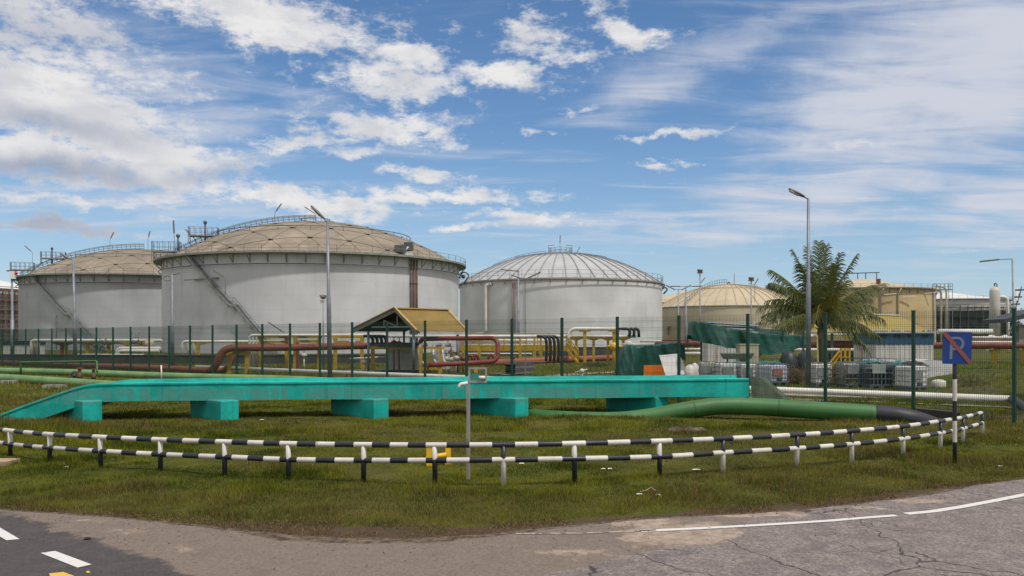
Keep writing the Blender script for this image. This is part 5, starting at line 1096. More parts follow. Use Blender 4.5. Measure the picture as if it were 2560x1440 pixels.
# machinery under and right of the shelter
gsheet = pm('grey ribbed sheet', (.42, .42, .40), .6, 0, .12, 1, streak=.4)
p0, p1 = PZ(968, 60.5, 0), PZ(1043, 60.5, 0); t = thing('equipment_cabinet', 'wide grey ribbed metal cabinet standing under the yellow-roofed shelter', 'cabinet', p0); sheetbox(t, (p0.x, 60.5, .12), (p1.x, 62, 1.6), 'casing', gsheet, .3, .03); MB().box((p0.x-.03, 60.45, 0), (p1.x+.03, 62.05, .118)).build('plinth', bundm, t)
p0, p1 = PZ(1085, 63, 0), PZ(1122, 63, 0); t = thing('equipment_cabinet', 'smaller grey cabinet behind the white goosenecks at the right of the shelter', 'cabinet', p0); sheetbox(t, (p0.x, 63, .1), (p1.x, 64, 1.5), 'casing', gsheet, .3, .03); MB().box((p0.x-.03, 62.95, 0), (p1.x+.03, 64.05, .098)).build('plinth', bundm, t)
for k, (px_, lb) in enumerate(((1048, 'left'), (1083, 'middle'), (1106, 'right'))):
    b0 = PZ(px_, 55.5, 0); o = pipe([P(px_+18, 862, 56.6), P(px_+3, 862, 56), P(px_-1, 875, 55.5), P(px_+3, 905, 55.2), P(px_+16, 912, 55)], .12, .35, 10).build('gooseneck_pipe', pm('dull silver lagging', (.34, .33, .31), .45, .4, .15, 4), origin=b0); tag(o, lb+' silver gooseneck pipe bending down at the right side of the shelter', 'pipe', 'silver goosenecks')
rl_ = thing('red_pipe_loop', 'red pipe loop running level right of the shelter and returning low to a flanged end', 'pipe', PZ(1230, 55, 0))
MB().tube(rounded([P(1050, 868, 58), P(1052, 848, 58), P(1120, 846, 56.5), P(1244, 845, 55), P(1245, 903, 54.6), P(1150, 909, 54.4), P(1068, 913, 54.2)], .5, 6), .145, 14).build('pipe_run', red, rl_)
a_, b_ = P(1068, 913, 54.2), P(1072, 913, 54.2); MB().tube([a_, b_], .27, 16).build('flange', red, rl_); a_, b_ = P(1094, 911.8, 54.25), P(1096, 911.8, 54.25); MB().tube([a_, b_], .18, 14).build('flange', red, rl_)
for px_ in (1100, 1190): p = PZ(px_, 54.3, 0); MB().bar(p, p+Vector((0, 0, .5)), .22, .16).build('stand', yel, rl_)
for k, (px_, r, lb) in enumerate(((1170, 9, 'left'), (1186, 8, 'second'), (1222, 10, 'right'))):
    Y = 60+k; o = pipe([P(px_, 905, Y), P(px_, 890-k, Y), P(px_+r, 888-k, Y), P(px_+r+3, 905, Y)], .10, .3, 10).build('small_arch_pipe', red, origin=PZ(px_, Y, 0)); tag(o, lb+' small red arched pipe inside the bend of the large red loop', 'pipe', 'small red arched pipes')
lag = pm('pale valve paint', (.5, .48, .44), .5)
for k, (px_, py_, Y, m_) in enumerate(((1116, 897, 58, lag), (1128, 899, 58, lag), (1140, 895, 57.5, lag), (1158, 897, 58, red), (1128, 880, 59, lag), (1072, 922, 56, rust), (1282, 893, 66, rust), (912, 905, 60, lag), (985, 856, 60, red), (998, 858, 60, red), (880, 855, 62, lag), (760, 888, 62, lag))):
    p = P(px_, py_, Y); t = thing('valve', ('pale', 'red')[m_ is not lag]+' valve with handwheel '+['at the foot of the middle gooseneck', 'right of the middle gooseneck foot', 'beside the right shelter post', 'just right of the right shelter post', 'high beside the right shelter post', 'under the flanged end of the red loop', 'right of the large red loop', 'left of the grey cabinet in the shelter', 'left one above the rust-red pipe under the roof', 'right one above the rust-red pipe under the roof', 'on the white pipes beside the shelter', 'low behind the rust-red pipe'][k], 'valve', (p.x, p.y, 0), 'valves around the shelter')
    z = max(p.z, .25); MB().tube([(p.x, p.y, 0), (p.x, p.y, z-.15)], .05, 8).build('stem', m_, t); MB().ball((p.x, p.y, z), .17).tube([(p.x-.2, p.y, z), (p.x+.2, p.y, z)], .09, 8).build('valve_body', m_, t); MB().tube([(p.x, p.y, z+.1), (p.x, p.y, z+.34)], .03, 6).tube([(p.x, p.y, z+.34), (p.x, p.y, z+.37)], .14, 12).build('handwheel', rust, t)
for k, (xa, xb, y_, Y) in enumerate(((875, 965, 894, 62), (860, 965, 925, 61))): o = MB().tube([P(xa, y_+3, Y), P(xb, y_-1, Y)], .07, 8).build('white_pipe', white, origin=PZ(xa, Y, 0)); tag(o, ('upper', 'lower')[k]+' thin white pipe left of the grey cabinet under the shelter', 'pipe')
o = MB().tube([P(925, 862, 60), P(1050, 862, 59.5)], .06, 8).tube([P(925, 858, 60.8), P(1050, 858, 60.4)], .05, 8).tube([P(925, 866, 59), P(1050, 866, 58.6)], .05, 8).bar(P(990, 862, 58.5), P(990, 862, 61), .1).build('pipe_bundle', galvd, origin=PZ(925, 60, 0)); tag(o, 'dark bundle of thin pipes crossing the shelter at mid height', 'pipes')
# black hose bundles
def hose(pts, r, lb, grp, Y0):
    o = pipe(pts, r, .5, 10).build('black_hose', blackm, origin=(pts[0].x, pts[0].y, 0)); tag(o, lb, 'hose', grp)
for k in range(4):
    Y = 70+k*.4; x0 = 1356+10*k; hose([P(x0-14, 841, Y), P(x0+5, 841, Y), P(x0+10, 852, Y), P(x0+11, 880, Y), P(x0+9, 903, Y)], .12, ('first', 'second', 'third', 'fourth')[k]+' from left of four black hoses hanging over the yellow platform', 'black hanging hoses', Y)
for k in range(4):
    Y = 60+k*.3; x0 = 925+11*k; hose([P(x0-16, 840, Y), P(x0+2, 840, Y), P(x0+8, 850, Y), P(x0+6, 862, Y)], .11, ('first', 'second', 'third', 'fourth')[k]+' from left of the short black hoses under the shelter roof', 'short black hoses', Y)
hp = []
for k in range(3):
    x0 = 1567+11*k; Y = 86+.2*k; hose([P(x0-3-8*(k == 0), 822, Y), P(x0+4, 822, Y), P(x0+8, 828, Y), P(x0+8-2*(k < 2), 842 if k < 2 else 843, Y)], .15, ('left', 'middle', 'right')[k]+' black hose arch at the end of the white loop pipe', 'black hose arches', Y)
o = MB().tube([P(1546, 822, 86), P(1566, 822, 86)], .12, 8).build('black_hose', blackm, origin=PZ(1546, 86, 0)); tag(o, 'straight black hose joining the white loop to the hose arches', 'hose')
# ---------------------------------------------------------------- yellow platform, stair, white loop
yp = thing('yellow_platform', 'long yellow steel access platform with handrail behind the red pipe loop', 'platform', PZ(1150, 88, 0))
z = P(0, 873, 88).z; MB().box((PZ(1150, 88, 0).x, 88, z-.18), (PZ(1432, 88, 0).x, 90, z+.32)).build('deck', yel, yp)
mb = MB(); x0, x1 = PZ(1120, 88, 0).x, PZ(1428, 88, 0).x; railing(mb, [Vector((x0+(x1-x0)*k/11, 88, z+.1)) for k in range(12)], P(0, 834, 88).z-z-.1, .05, .04, mids=()); mb.build('handrail', yel, yp)
for px_ in (1158, 1198, 1240, 1300, 1336, 1352, 1395, 1425):
    p = PZ(px_, 88.1, 0); MB().bar(p, p+Vector((0, 0, z-.2)), .30, .24).build('column', yel, yp); MB().bar(p+Vector((0, 0, z+.15)), p+Vector((0, 0, 2.5)), .2, .14).build('upper_column', yel, yp)
for px_ in (1372, 1345): a_ = PZ(px_, 88, z-.3); b_ = PZ(px_+16, 88, .3); MB().bar(a_, b_, .09).build('brace', yel, yp)
for k, (xa, xb, y_, Y, lb) in enumerate(((960, 1428, 840.5, 87, 'long white pipe running level over the yellow platform'), (1150, 1420, 851, 89.5, 'white pipe just under the platform handrail'), (1160, 1400, 862, 89.6, 'white pipe lying on the yellow platform deck'), (1150, 1330, 885, 90.5, 'white pipe seen in pieces under the yellow platform'))):
    p0, p1 = P(xa, y_, Y), P(xb, y_, Y); o = MB().tube([p0, p1], .13 if k else .15, 10).build('white_pipe', white, origin=(p0.x, p0.y, 0)); tag(o, lb, 'pipe')
st = thing('yellow_stair', 'yellow steel stair with double handrails coming down from the platform', 'stair', G(1450, 905)); 
for dy in (0, .9):
    a_, b_ = P(1416, 872, 86+dy), P(1446, 909, 81.5+dy); MB().bar(a_, b_, .07, .28).build('stringer', yelb, st); mb = MB()
    for k in range(4): q = a_.lerp(b_, k/3); mb.bar(q, q+Vector((0, 0, 1.3)), .08)
    for h in (.7, 1.3): mb.bar(a_+Vector((0, 0, h)), b_+Vector((0, 0, h)), .07)
    mb.build('handrail', yel, st)
a_, b_ = P(1416, 872, 86.4), P(1446, 909, 81.9)
for k in range(7): q = a_.lerp(b_, (k+.5)/7); MB().obox(q, (.13, 0, 0), (0, .45, 0), (0, 0, .03)).build('tread', yel, st)
wl = thing('white_loop_pipe', 'thick white loop pipe held high on tall yellow T supports', 'pipe', PZ(1420, 86, 0))
MB().tube(rounded([P(1421, 866, 86), P(1421, 822, 86), P(1546, 822, 86)], .8, 7), .17, 14).build('pipe_run', white, wl)
z8 = P(0, 822, 86).z
for px_ in (1462, 1535): p = PZ(px_, 86, 0); MB().bar(p, p+Vector((0, 0, z8-.3)), .3, .24).build('column', yel, wl); MB().box((p.x-.55, p.y-.2, z8-.3), (p.x+.55, p.y+.2, z8-.17)).build('saddle', yel, wl)
z84 = P(0, 842.5, 86.5).z; o = MB().tube([P(1428, 841, 86.6), P(1590, 841, 86.6)], .13, 10).build('white_pipe', white, origin=PZ(1428, 86.6, 0)); tag(o, 'white pipe on the row of short T supports below the white loop', 'pipe')
for k, px_ in enumerate((1441, 1484, 1520, 1558)): tsup(px_, 86.6, z84, ('first', 'second', 'third', 'fourth')[k]+' yellow T support from the left in the row below the white loop pipe', .28, 1.5)
for k, (px_, y_) in enumerate(((1535, 866), (1573, 862))): p = P(px_, y_, 85); o = MB().ball(tuple(p), .4).tube([p-Vector((.7, 0, 0)), p+Vector((.9, 0, 0))], .14, 8).tube([(p.x, p.y, 0), tuple(p)], .09, 6).build('pump', yelb if k == 0 else lag, origin=(p.x, p.y, 0)); tag(o, ('yellow', 'pale')[k]+' pump fitting under the row of T supports', 'pump')
rA, rB = P(1150, 912, 74), P(1546, 893, 95); o = MB().tube([rA, P(1240, 907, 76), rB, P(1640, 890, 99)], .30, 16).build('rust_pipe', pm('faded rust red pipe', (.27, .085, .055), .65, 0, .2, .8), origin=(rA.x, rA.y, 0)); tag(o, 'faded red pipe lying on the ground in front of the yellow platform', 'pipe')
p0 = P(1640, 861, 112); rr_ = thing('elevated_rust_pipe', 'rust-red pipe at mid height running behind the tarpaulins and container to the right edge', 'pipe', (p0.x, p0.y, 0)); p1 = P(2640, 865, 77); MB().tube([p0, p1], .31, 16).build('pipe_run', rust, rr_)
for px_ in (1735, 1755, 2115, 2485, 2556): 
    Y = np.interp(px_, [1640, 2640], [112, 77]); Y = 1/np.interp(px_, [1640, 2640], [1/112, 1/77]); p = PZ(px_, Y, 0); z = np.interp(px_, [1640, 2640], [P(0, 861, 112).z, P(0, 865, 77).z])-.35
    MB().bar(p, p+Vector((0, 0, z)), .4, .3).box((p.x-.4, p.y-.25, z), (p.x+.4, p.y+.25, z+.1)).build('column', yel, rr_)
for k, (xa, xb, y_, Y, r, m_) in enumerate(((2345, 2480, 829, 135, .42, white), (2400, 2560, 844, 110, .16, white), (2400, 2545, 850, 105, .12, rust), (2400, 2540, 855, 100, .13, white), (2400, 2545, 858, 98, .10, white), (1700, 1830, 873, 100, .16, white), (1700, 1830, 884, 98, .2, white), (1600, 1830, 853, 125, .16, white), (1655, 1780, 851, 124, .12, rust), (1840, 2200, 874, 88, .15, white), (2030, 2190, 836, 130, .2, white))):
    p0, p1 = P(xa, y_, Y), P(xb, y_, Y); o = MB().tube([p0, p1], r, 10).build('distant_pipe', m_, origin=(p0.x, p0.y, 0))
    tag(o, ['thick white pipe running level behind the no-parking sign', 'uppermost thin white pipe right of the no-parking sign', 'thin red pipe between white ones right of the sign', 'middle thin white pipe right of the sign', 'lowest thin white pipe right above the rust-red pipe at far right', 'upper white pipe between the two green tarpaulins', 'lower white pipe between the two green tarpaulins', 'thin white pipe above the first tarpaulin', 'thin dark red pipe left of the raised tarpaulin', 'white pipe seen behind the palm trunk', 'pale pipe behind the palm fronds'][k], 'pipe')
# ---------------------------------------------------------------- stack of grey trays
t = thing('tray_stack', 'stack of weathered grey metal cable trays lying on the grass behind the fence', 'stack', G(1310, 938)); a_ = PZ(1288, 54.6, 0); d = (PZ(1374, 59, 0)-a_); d.normalize(); n_ = Vector((-d.y, d.x, 0)); random.seed(3)
for k in range(6):
    z = .08+k*.12; L = 2.6; j = random.uniform(-.12, .12); mb = MB(); c_ = a_+d*(L/2+j)+n_*.35; mb.obox(c_+Vector((0, 0, z)), d*L/2, n_*.36, Vector((0, 0, .012)))
    for s in (-1, 1): mb.obox(c_+n_*s*.35+Vector((0, 0, z+.045)), d*L/2, n_*.012, Vector((0, 0, .045)))
    mb.build('cable_tray', [galv, galvd, pm('rusty tray', (.13, .08, .06), .8, .2, .3, 3)][(k*2) % 3], t)
g = G(1245, 940); o = MB().tube([g+Vector((-.5, 0, .1)), g+Vector((.4, .2, .12))], .07, 8).tube([g+Vector((-.3, .2, .08)), g+Vector((.7, 0, .06))], .05, 8).build('scrap_pipes', galvd, origin=g); tag(o, 'loose grey scrap pipes on the grass left of the tray stack', 'scrap')
g = G(1455, 945); mb = MB().tube([g, g+Vector((0, 0, .35))], .06, 8).ball((g.x, g.y, .4), .14).tube([g+Vector((-.4, 0, .32)), g+Vector((.3, 0, .5))], .04, 6); o = mb.build('standpipe', white, origin=g); tag(o, 'small white standpipe on the grass behind the fence in mid picture', 'standpipe')
g = G(1490, 918); mb = MB()
for k in range(500):
    q = g+Vector((random.gauss(0, .6), random.gauss(0, .3), abs(random.gauss(.1, .12)))); mb.quad(q, q+Vector((.05, 0, .02)), q+Vector((random.uniform(-.1, .1), 0, .12)))
o = mb.build('weed_clump', pm('brown weeds', (.07, .065, .03), .9), origin=g); tag(o, 'brownish clump of weeds in front of the faded red ground pipe', 'weeds', kind='stuff')
for px_, Y in ((1313, 52), ): b0 = PZ(px_, Y, 0); o = MB().bar(b0, b0+Vector((0, 0, 1.65)), .05).bar(b0+Vector((-.02, 0, .9)), b0+Vector((1.2, 0, .9)), .04).build('thin_post', galv, origin=b0); tag(o, 'thin grey post standing in front of the tray stack', 'post')
# ---------------------------------------------------------------- tarpaulin-covered things
def drape(name, label, cat, cols, mat, rows=26, amp=.10, thick=.02, closed=False, sag=0):
    """cloth through a list of columns, each a list of 3D points from the top front hem over to the bottom"""
    n = len(cols); mb = MB(); V = []
    K = 6; cc = []
    for i in range(n-1):
        for k in range(K): cc.append([cols[i][j].lerp(cols[i+1][j], k/K) for j in range(len(cols[i]))])
    cc.append(cols[-1])
    for ci, col in enumerate(cc):
        s = len(col)-1
        for r in range(rows+1):
            u = r/rows*s; i = min(int(u), s-1); p = col[i].lerp(col[i+1], u-i)
            f_ = amp*noise.noise((p.x*1.3+5, p.y*1.1, p.z*.45))*2+amp*1.3*(1-abs(noise.noise((p.x*2.2+p.z*.8, 4, p.z*.25)))*2.2)*min(1, .2+r/rows)+amp*.9*abs(math.sin(p.x*4.2+1.5*noise.noise((p.x, p.z, 3))))*(1-min(1, max(0, (u-i+i)/s)))*.0+amp*.5*noise.noise((p.x*4, p.z*1.2, 7))
            V.append(p+Vector((0, -f_, amp*.25*noise.noise((p.x*.9, 2, 2)))))
    R1 = rows+1; mb.add(V, [(i*R1+j, (i+1)*R1+j, (i+1)*R1+j+1, i*R1+j+1) for i in range(len(cc)-1) for j in range(rows)], 0, True)
    return mb
def colm(px_, yt, yb, Y, dep=1.6, flare=.2):
    t_, b_ = P(px_, yt, Y), P(px_, yb, Y); b_.z = max(b_.z, .02); return [t_+Vector((0, dep, -1.0)), t_+Vector((0, dep, 0)), t_+Vector((0, .1, 0)), t_, t_.lerp(b_, .5)+Vector((0, -flare*.5, 0)), b_+Vector((0, -flare, 0))]
tg = thing('covered_generator', 'machine under a draped dark green tarpaulin with an orange base showing', 'covered machine', PZ(1630, 51, 0))
drape('', '', '', [colm(1540, 940, 943, 50.5, 1.2, .1), colm(1549, 905, 943, 50.5, 1.4, .3), colm(1560, 868, 943, 50.6, 1.6, .35), colm(1580, 862, 943, 50.6, 1.6, .45), colm(1597, 867, 942, 50.8, 1.6, .15), colm(1608, 863, 938, 50.9, 1.6, .05), colm(1615, 862, 913, 51, 1.6, .0), colm(1650, 861, 912, 51, 1.6, 0), colm(1680, 856, 900, 51, 1.6, 0), colm(1700, 856, 890, 51, 1.6, 0), colm(1712, 866, 905, 51.1, 1.4, 0)], tarp, 30, .09).build('tarpaulin', tarp, tg)
a_, b_ = PZ(1609, 50.7, 0), PZ(1662, 50.7, 0); MB().box((a_.x, 50.7, .02), (b_.x, 52.4, P(0, 913, 50.7).z)).build('orange_base', pm('orange enamel', (.70, .17, .01), .45, 0, .15, 2, streak=.2), tg); MB().box((a_.x+.2, 51.6, P(0, 911, 51.3).z+.002), (PZ(1706, 51.6, 0).x, 52.6, 1.85)).build('machine_body', under, tg)
bd = [P(1648, 888, 50), P(1698, 884, 50), P(1722, 936, 49.4), P(1664, 939, 49.4)]; bk_ = [p+Vector((0, .05, 0)) for p in bd]; o = MB().add(bd+bk_, [(3, 2, 1, 0), (4, 5, 6, 7), (0, 1, 5, 4), (1, 2, 6, 5), (2, 3, 7, 6), (3, 0, 4, 7)]).build('white_board', pm('white board', (.56, .55, .52), .6, 0, .06, 2), origin=PZ(1690, 50, 0)); tag(o, 'slanted white board leaning on the tarpaulin-covered generator', 'board')
rk = thing('covered_rack', 'raised steel rack covered by a sagging dark green tarpaulin left of the palm', 'rack', PZ(1860, 50, 0))
drape('', '', '', [colm(1727, 838, 842, 49, 1.0, 0), colm(1735, 803, 850, 49, 1.6, .1), colm(1757, 806, 858, 49, 2, .1), colm(1790, 812, 862, 49, 2, .25), colm(1812, 818, 870, 49, 2, .3), colm(1845, 825, 868, 49.2, 2, .2), colm(1862, 827, 866, 49.3, 2, .0), colm(1885, 832, 882, 49.4, 2, .25), colm(1920, 834, 888, 49.6, 2, .2), colm(1960, 837, 880, 50, 2, .2), colm(2000, 838, 868, 50.4, 2, .15), colm(2015, 838, 862, 50.6, 2, .1)], tarp, 26, .12).build('tarpaulin', tarp, rk)
for px_, yb in ((1753, 0), (1862, 0), (1957, 0), (2008, 0)): p = PZ(px_, 49.8, 0); MB().bar(p, p+Vector((0, 0, 2.7)), .09).build('leg', fgreen, rk)
for zz2, xx in ((2.98, (1740, 1900)), (2.62, (1790, 1950))):
    a_, b_ = PZ(xx[0], 50.2, zz2), PZ(xx[1], 52, zz2-.1); MB().bar(a_, b_, .08).build('top_bar', pm('dark teal frame', (.02, .07, .07), .5), rk)
a_, b_ = PZ(1760, 50.0, P(0, 806, 50).z), PZ(1885, 52.5, P(0, 814, 52).z); mb = MB(); mb.obox((a_+b_)/2, (b_-a_)/2, (0, .9, 0), (0, 0, .03)); mb.obox((a_+b_)/2+Vector((1.5, .5, -.35)), (b_-a_)/2*1.0, (0, .8, 0), (0, 0, .03)); mb.build('pale_blue_sheets', pm('pale blue sheet', (.26, .38, .48), .5), rk)
for k in range(5): a_, b_ = P(1880+6*k, 822+3*k, 50), P(1952+5*k, 826+3*k, 51); MB().bar(a_, b_, .05).build('rod', pm('dark teal frame', (.02, .07, .07), .5), rk)
a_, b_ = PZ(1770, 58, 0), PZ(1850, 58, 0); t = thing('white_tank_container', 'white ribbed box container under the raised green tarpaulin', 'container', a_); sheetbox(t, (a_.x, 58, .2), (b_.x, 60, 2.1), 'wall', wsheet, .22, .04); MB().box((a_.x, 58.05, 0), (b_.x, 59.9, .198)).build('base', under, t)
a_, b_ = PZ(1850, 47, 0), PZ(1897, 47, 0); t = thing('beige_cabinet', 'tall plain beige cabinet standing beneath the green tarpaulin near a fence post', 'cabinet', a_); MB().box((a_.x, 47, .05), (b_.x, 47.9, P(0, 862, 47).z)).build('body', pm('beige enamel', (.42, .38, .27), .6, 0, .08, 2, streak=.3), t); MB().box((a_.x-.03, 46.97, P(0, 862, 47).z+.002), (b_.x+.03, 47.93, P(0, 862, 47).z+.05)).build('lid', pm('beige enamel', (.42, .38, .27), .6), t)
a_, b_ = PZ(1808, 46.2, 0), PZ(1886, 46.2, 0); z0, z1 = P(0, 898, 46.2).z, P(0, 883, 46.2).z; mb = MB(); V = [(a_.x+.15, 46.3, z0), (b_.x-.15, 46.3, z0), (b_.x-.15, 46.9, z0), (a_.x+.15, 46.9, z0), (a_.x, 46.1, z1), (b_.x, 46.1, z1), (b_.x, 47.0, z1), (a_.x, 47.0, z1)]; mb.add(V, [(3, 2, 1, 0), (0, 1, 5, 4), (1, 2, 6, 5), (2, 3, 7, 6), (3, 0, 4, 7)]); mb.bar((a_.x, 46.1, z1), (b_.x, 46.1, z1), .05); t = thing('trough', 'long grey trough on legs in front of the white container', 'trough', (a_.x, 46.2, 0)); mb.build('basin', pm('dull grey basin', (.25, .25, .22), .6, 0, .15, 2), t)
for x_ in (a_.x+.3, b_.x-.3): MB().bar((x_, 46.5, 0), (x_, 46.5, z0), .08).build('leg', galvd, t)
# dark gas-cylinder-like hoods on trolleys under the rack
for k, (px_, lb) in enumerate(((1972, 'left'), (2013, 'right'))):
    p = PZ(px_, 47.5, 0); t = thing('hooded_trolley', lb+' black rounded hood on a trolley behind the totes', 'trolley', p, 'black hooded trolleys'); MB().lathe((p.x, p.y), [(.52, .75), (.50, 1.05), (.36, 1.4), (.15, 1.58), (.01, 1.6)], 18).build('hood', blackm, t)
    mb = MB().obox(p+Vector((0, 0, .72)), (.5, 0, 0), (0, .3, 0), (0, 0, .03)); [mb.bar(p+Vector((s, 0, 0)), p+Vector((s, 0, .7)), .05) for s in (-.45, 0, .45)]; mb.build('frame', galvd, t)
for px0, px1, Y, lb in ((1888, 1950, 48.5, 'dark flatbed trailer parked under the right end of the raised tarpaulin'), (2110, 2180, 50, 'dark low trolley behind the broken tote right of the palm trunk')):
    a_, b_ = PZ(px0, Y, 0), PZ(px1, Y, 0); t = thing('flatbed_trailer', lb, 'trailer', a_); MB().box((a_.x, Y, .62), (b_.x, Y+1.4, .78)).build('bed', blackm, t); mb = MB()
    for k in range(4): x_ = a_.x+(b_.x-a_.x)*k/3; mb.bar((x_, Y, .78), (x_, Y, 1.15), .05)
    mb.bar((a_.x, Y, 1.15), (b_.x, Y, 1.15), .05); mb.build('side_rail', galvd, t)
    for k in (.2, .8): x_ = a_.x+(b_.x-a_.x)*k; MB().tube([(x_, Y-.05, .32), (x_, Y+.15, .32)], .32, 16).build('wheel', blackm, t)
# ---------------------------------------------------------------- caged totes
def tote(px0, px1, yt, yb, Y, label, body=plastic, plate=True, rz=.35, name='caged_tote', fill=True, z0=0.0, platec=None, tint_=None):
    w = (px1-px0)/F*Y; h = (yb-yt)/F*Y; cx0 = PZ((px0+px1)/2, Y, z0); c_, s_ = math.cos(rz), math.sin(rz); W_ = w/(c_+s_*.92); D_ = W_*.92
    u = Vector((c_, s_, 0)); v = Vector((-s_, c_, 0)); o0 = cx0+v*D_/2*.6; t = thing(name, label, 'tote', cx0, 'totes and cages stored behind the fence')
    pb = MB(); pb.obox(o0+Vector((0, 0, .13)), u*W_/2, v*D_/2, Vector((0, 0, .025)))
    for s in (-1, 0, 1): pb.obox(o0+u*s*(W_/2-.09)+Vector((0, 0, .055)), u*.08, v*D_/2, Vector((0, 0, .05)))
    pb.build('pallet', galvd, t)
    if fill:
        me = MB().obox(o0+Vector((0, 0, .17+(h-.22)/2)), u*(W_/2-.035), v*(D_/2-.035), Vector((0, 0, (h-.22)/2))).build('bottle', body, t); bv = me.modifiers.new('b', 'BEVEL'); bv.width = .07; bv.segments = 3
        MB().lathe((o0.x, o0.y), [(.11, z0+h-.05), (.11, z0+h+.02), (.01, z0+h+.025)], 12).build('filler_cap', blackm, t)
    mb = MB(); cs = [o0-u*W_/2-v*D_/2, o0+u*W_/2-v*D_/2, o0+u*W_/2+v*D_/2, o0-u*W_/2+v*D_/2]
    for a_, b_ in zip(cs, cs[1:]+cs[:1]):
        for k in range(6): q = a_.lerp(b_, k/6); mb.bar(q+Vector((0, 0, .16)), q+Vector((0, 0, h)), .018)
        for k in range(5): zq = .17+(h-.17)*k/4; mb.bar(a_+Vector((0, 0, zq)), b_+Vector((0, 0, zq)), .022)
    mb.build('cage', cagem, t)
    if plate: MB().obox(o0-v*(D_/2+.015)-u*W_*.12+Vector((0, 0, h*(.62 if fill else .72))), u*W_*.28, v*.006, Vector((0, 0, h*.17))).build('plate', platec or greyp, t)
    if fill: MB().obox(o0-v*(D_/2-.03)+Vector((0, 0, .26)), u*.13, v*.03, Vector((0, 0, .09))).build('outlet_recess', blackm, t)
    return t, o0, u, v, W_, D_, h
pl2 = pm('yellowed tote plastic', (.47, .46, .36), .45, 0, .15, 2); pl3 = pm('bluish tote plastic', (.50, .52, .60), .4, 0, .12, 2); pl4 = pm('pinkish tote plastic', (.48, .42, .42), .45, 0, .15, 2)
tote(1748, 1794, 906, 958, 45.5, 'yellowish tote with a dark plate, leftmost of the row behind the beam', pl2, rz=.1)
tote(1794, 1850, 908, 960, 44.5, 'cream tote second from the left in the row behind the beam', plastic, rz=.1); tote(1848, 1896, 908, 960, 44, 'tote right beside the fence post at the beam end', plastic, rz=.1)
tote(1905, 1979, 910, 962, 43, 'bluish-white tote with a rust-brown placard just right of the beam end', pl3, rz=.45, platec=pm('rust-brown placard', (.22, .10, .08), .7, 0, .4, 6)); tote(1978, 2022, 897, 948, 48, 'pinkish tote standing behind the lamp post in front of the palm', pl4, plate=False, rz=.3)
tote(2026, 2086, 908, 967, 41.5, 'cream tote with large grey plate between the lamp post and a fence post', plastic, rz=.25); 
T7 = tote(2106, 2164, 907, 971, 40.6, 'empty cage with a small grey plate and dry branches inside', fill=False, rz=.1, name='empty_cage'); T8 = tote(2164, 2232, 905, 974, 40, 'dark empty cage with a large pale plate and green rag on top', fill=False, rz=.12, name='empty_cage', platec=pm('pale grey plate', (.27, .31, .29), .6))
tote(2252, 2330, 915, 978, 38.5, 'white tote near the fence right of the dark empty cages', plastic, rz=.4); tote(2170, 2243, 884, 925, 46, 'white tote standing higher behind the dark empty cages', plastic, plate=False, rz=.2, z0=.35)
tote(2110, 2160, 890, 930, 47.5, 'broken white tote heaped behind the empty cage with branches', plastic, plate=False, rz=.6, z0=.1)
dk = pm('plain black plastic', (.012, .012, .014), .5)
for TT, nm in ((T8, 'black_infill'),):
    t_, o0, u, v, W_, D_, h = TT; MB().obox(o0+Vector((0, 0, .5)), u*(W_/2-.06), v*(D_/2-.06), Vector((0, 0, .36))).build(nm, dk, t_)  # plain black block filling the inside of the empty cage
# dry branches in the cage, each tangle one thing
def tangle(p, r, n, mat, label, h=1.0, name='dry_branches'):
    mb = MB()
    for k in range(n):
        a_ = p+Vector((random.gauss(0, r*.4), random.gauss(0, r*.3), random.uniform(0, h*.6))); d = Vector((random.gauss(0, 1), random.gauss(0, .6), random.gauss(.5, .6))).normalized()*random.uniform(.3, .8)*r*1.4; m_ = a_+d*.5+Vector((random.gauss(0, .08), 0, random.gauss(0, .08))); q = a_+d; q.z = max(.02, q.z); m_.z = max(.02, m_.z); mb.tube([a_, m_, q], [.014, .010, .004], 4)
        for j in range(2): e = m_+Vector((random.gauss(0, .12), random.gauss(0, .1), random.gauss(0, .12))); mb.quad(m_, e, e+Vector((.03, 0, .05)))
    o = mb.build(name, mat, origin=(p.x, p.y, 0)); tag(o, label, 'branches'); return o
brown = pm('dry brown twigs', (.13, .095, .05), .9, 0, .4, 6); random.seed(11)
tangle(T7[1]+Vector((0, 0, .2)), .5, 80, brown, 'tangle of dry branches filling the empty cage'); tangle(G(2100, 968)+Vector((0, .6, 0)), .6, 150, brown, 'brown heap of dry twigs left of the empty cages', 1.3); tangle(G(2000, 962)+Vector((0, .8, 0)), .7, 170, pm('orange-brown dry weeds', (.15, .095, .05), .9, 0, .3, 6), 'orange-brown dry weeds at the lamp post foot', .8, 'dry_weeds')
def rag(px0, px1, yt, yb, Y, mat, label, dep=.9):
    a_ = P(px0, yb, Y); b_ = P(px1, yb, Y); zt = P(0, yt, Y).z; mb = MB(); N_, M_ = 22, 10; V = []
    for j in range(M_+1):
        for i in range(N_+1):
            s, q = i/N_, j/M_; hh = math.sin(math.pi*s)**.6*math.sin(math.pi*min(1, q*.9+.1))**.6; p = a_.lerp(b_, s)+Vector((0, q*dep, 0)); p.z += (zt-a_.z)*hh*(.75+.5*noise.noise((s*5, q*3, px0)))-.1*abs(noise.noise((s*7, q*4, 2))); V.append(p)
    mb.add(V, [(j*(N_+1)+i, j*(N_+1)+i+1, (j+1)*(N_+1)+i+1, (j+1)*(N_+1)+i) for j in range(M_) for i in range(N_)], 0, True); o = mb.build('tarpaulin_rag', mat, origin=(a_.x, a_.y, 0)); tag(o, label, 'rag', 'rags and sheets lying on the cages')
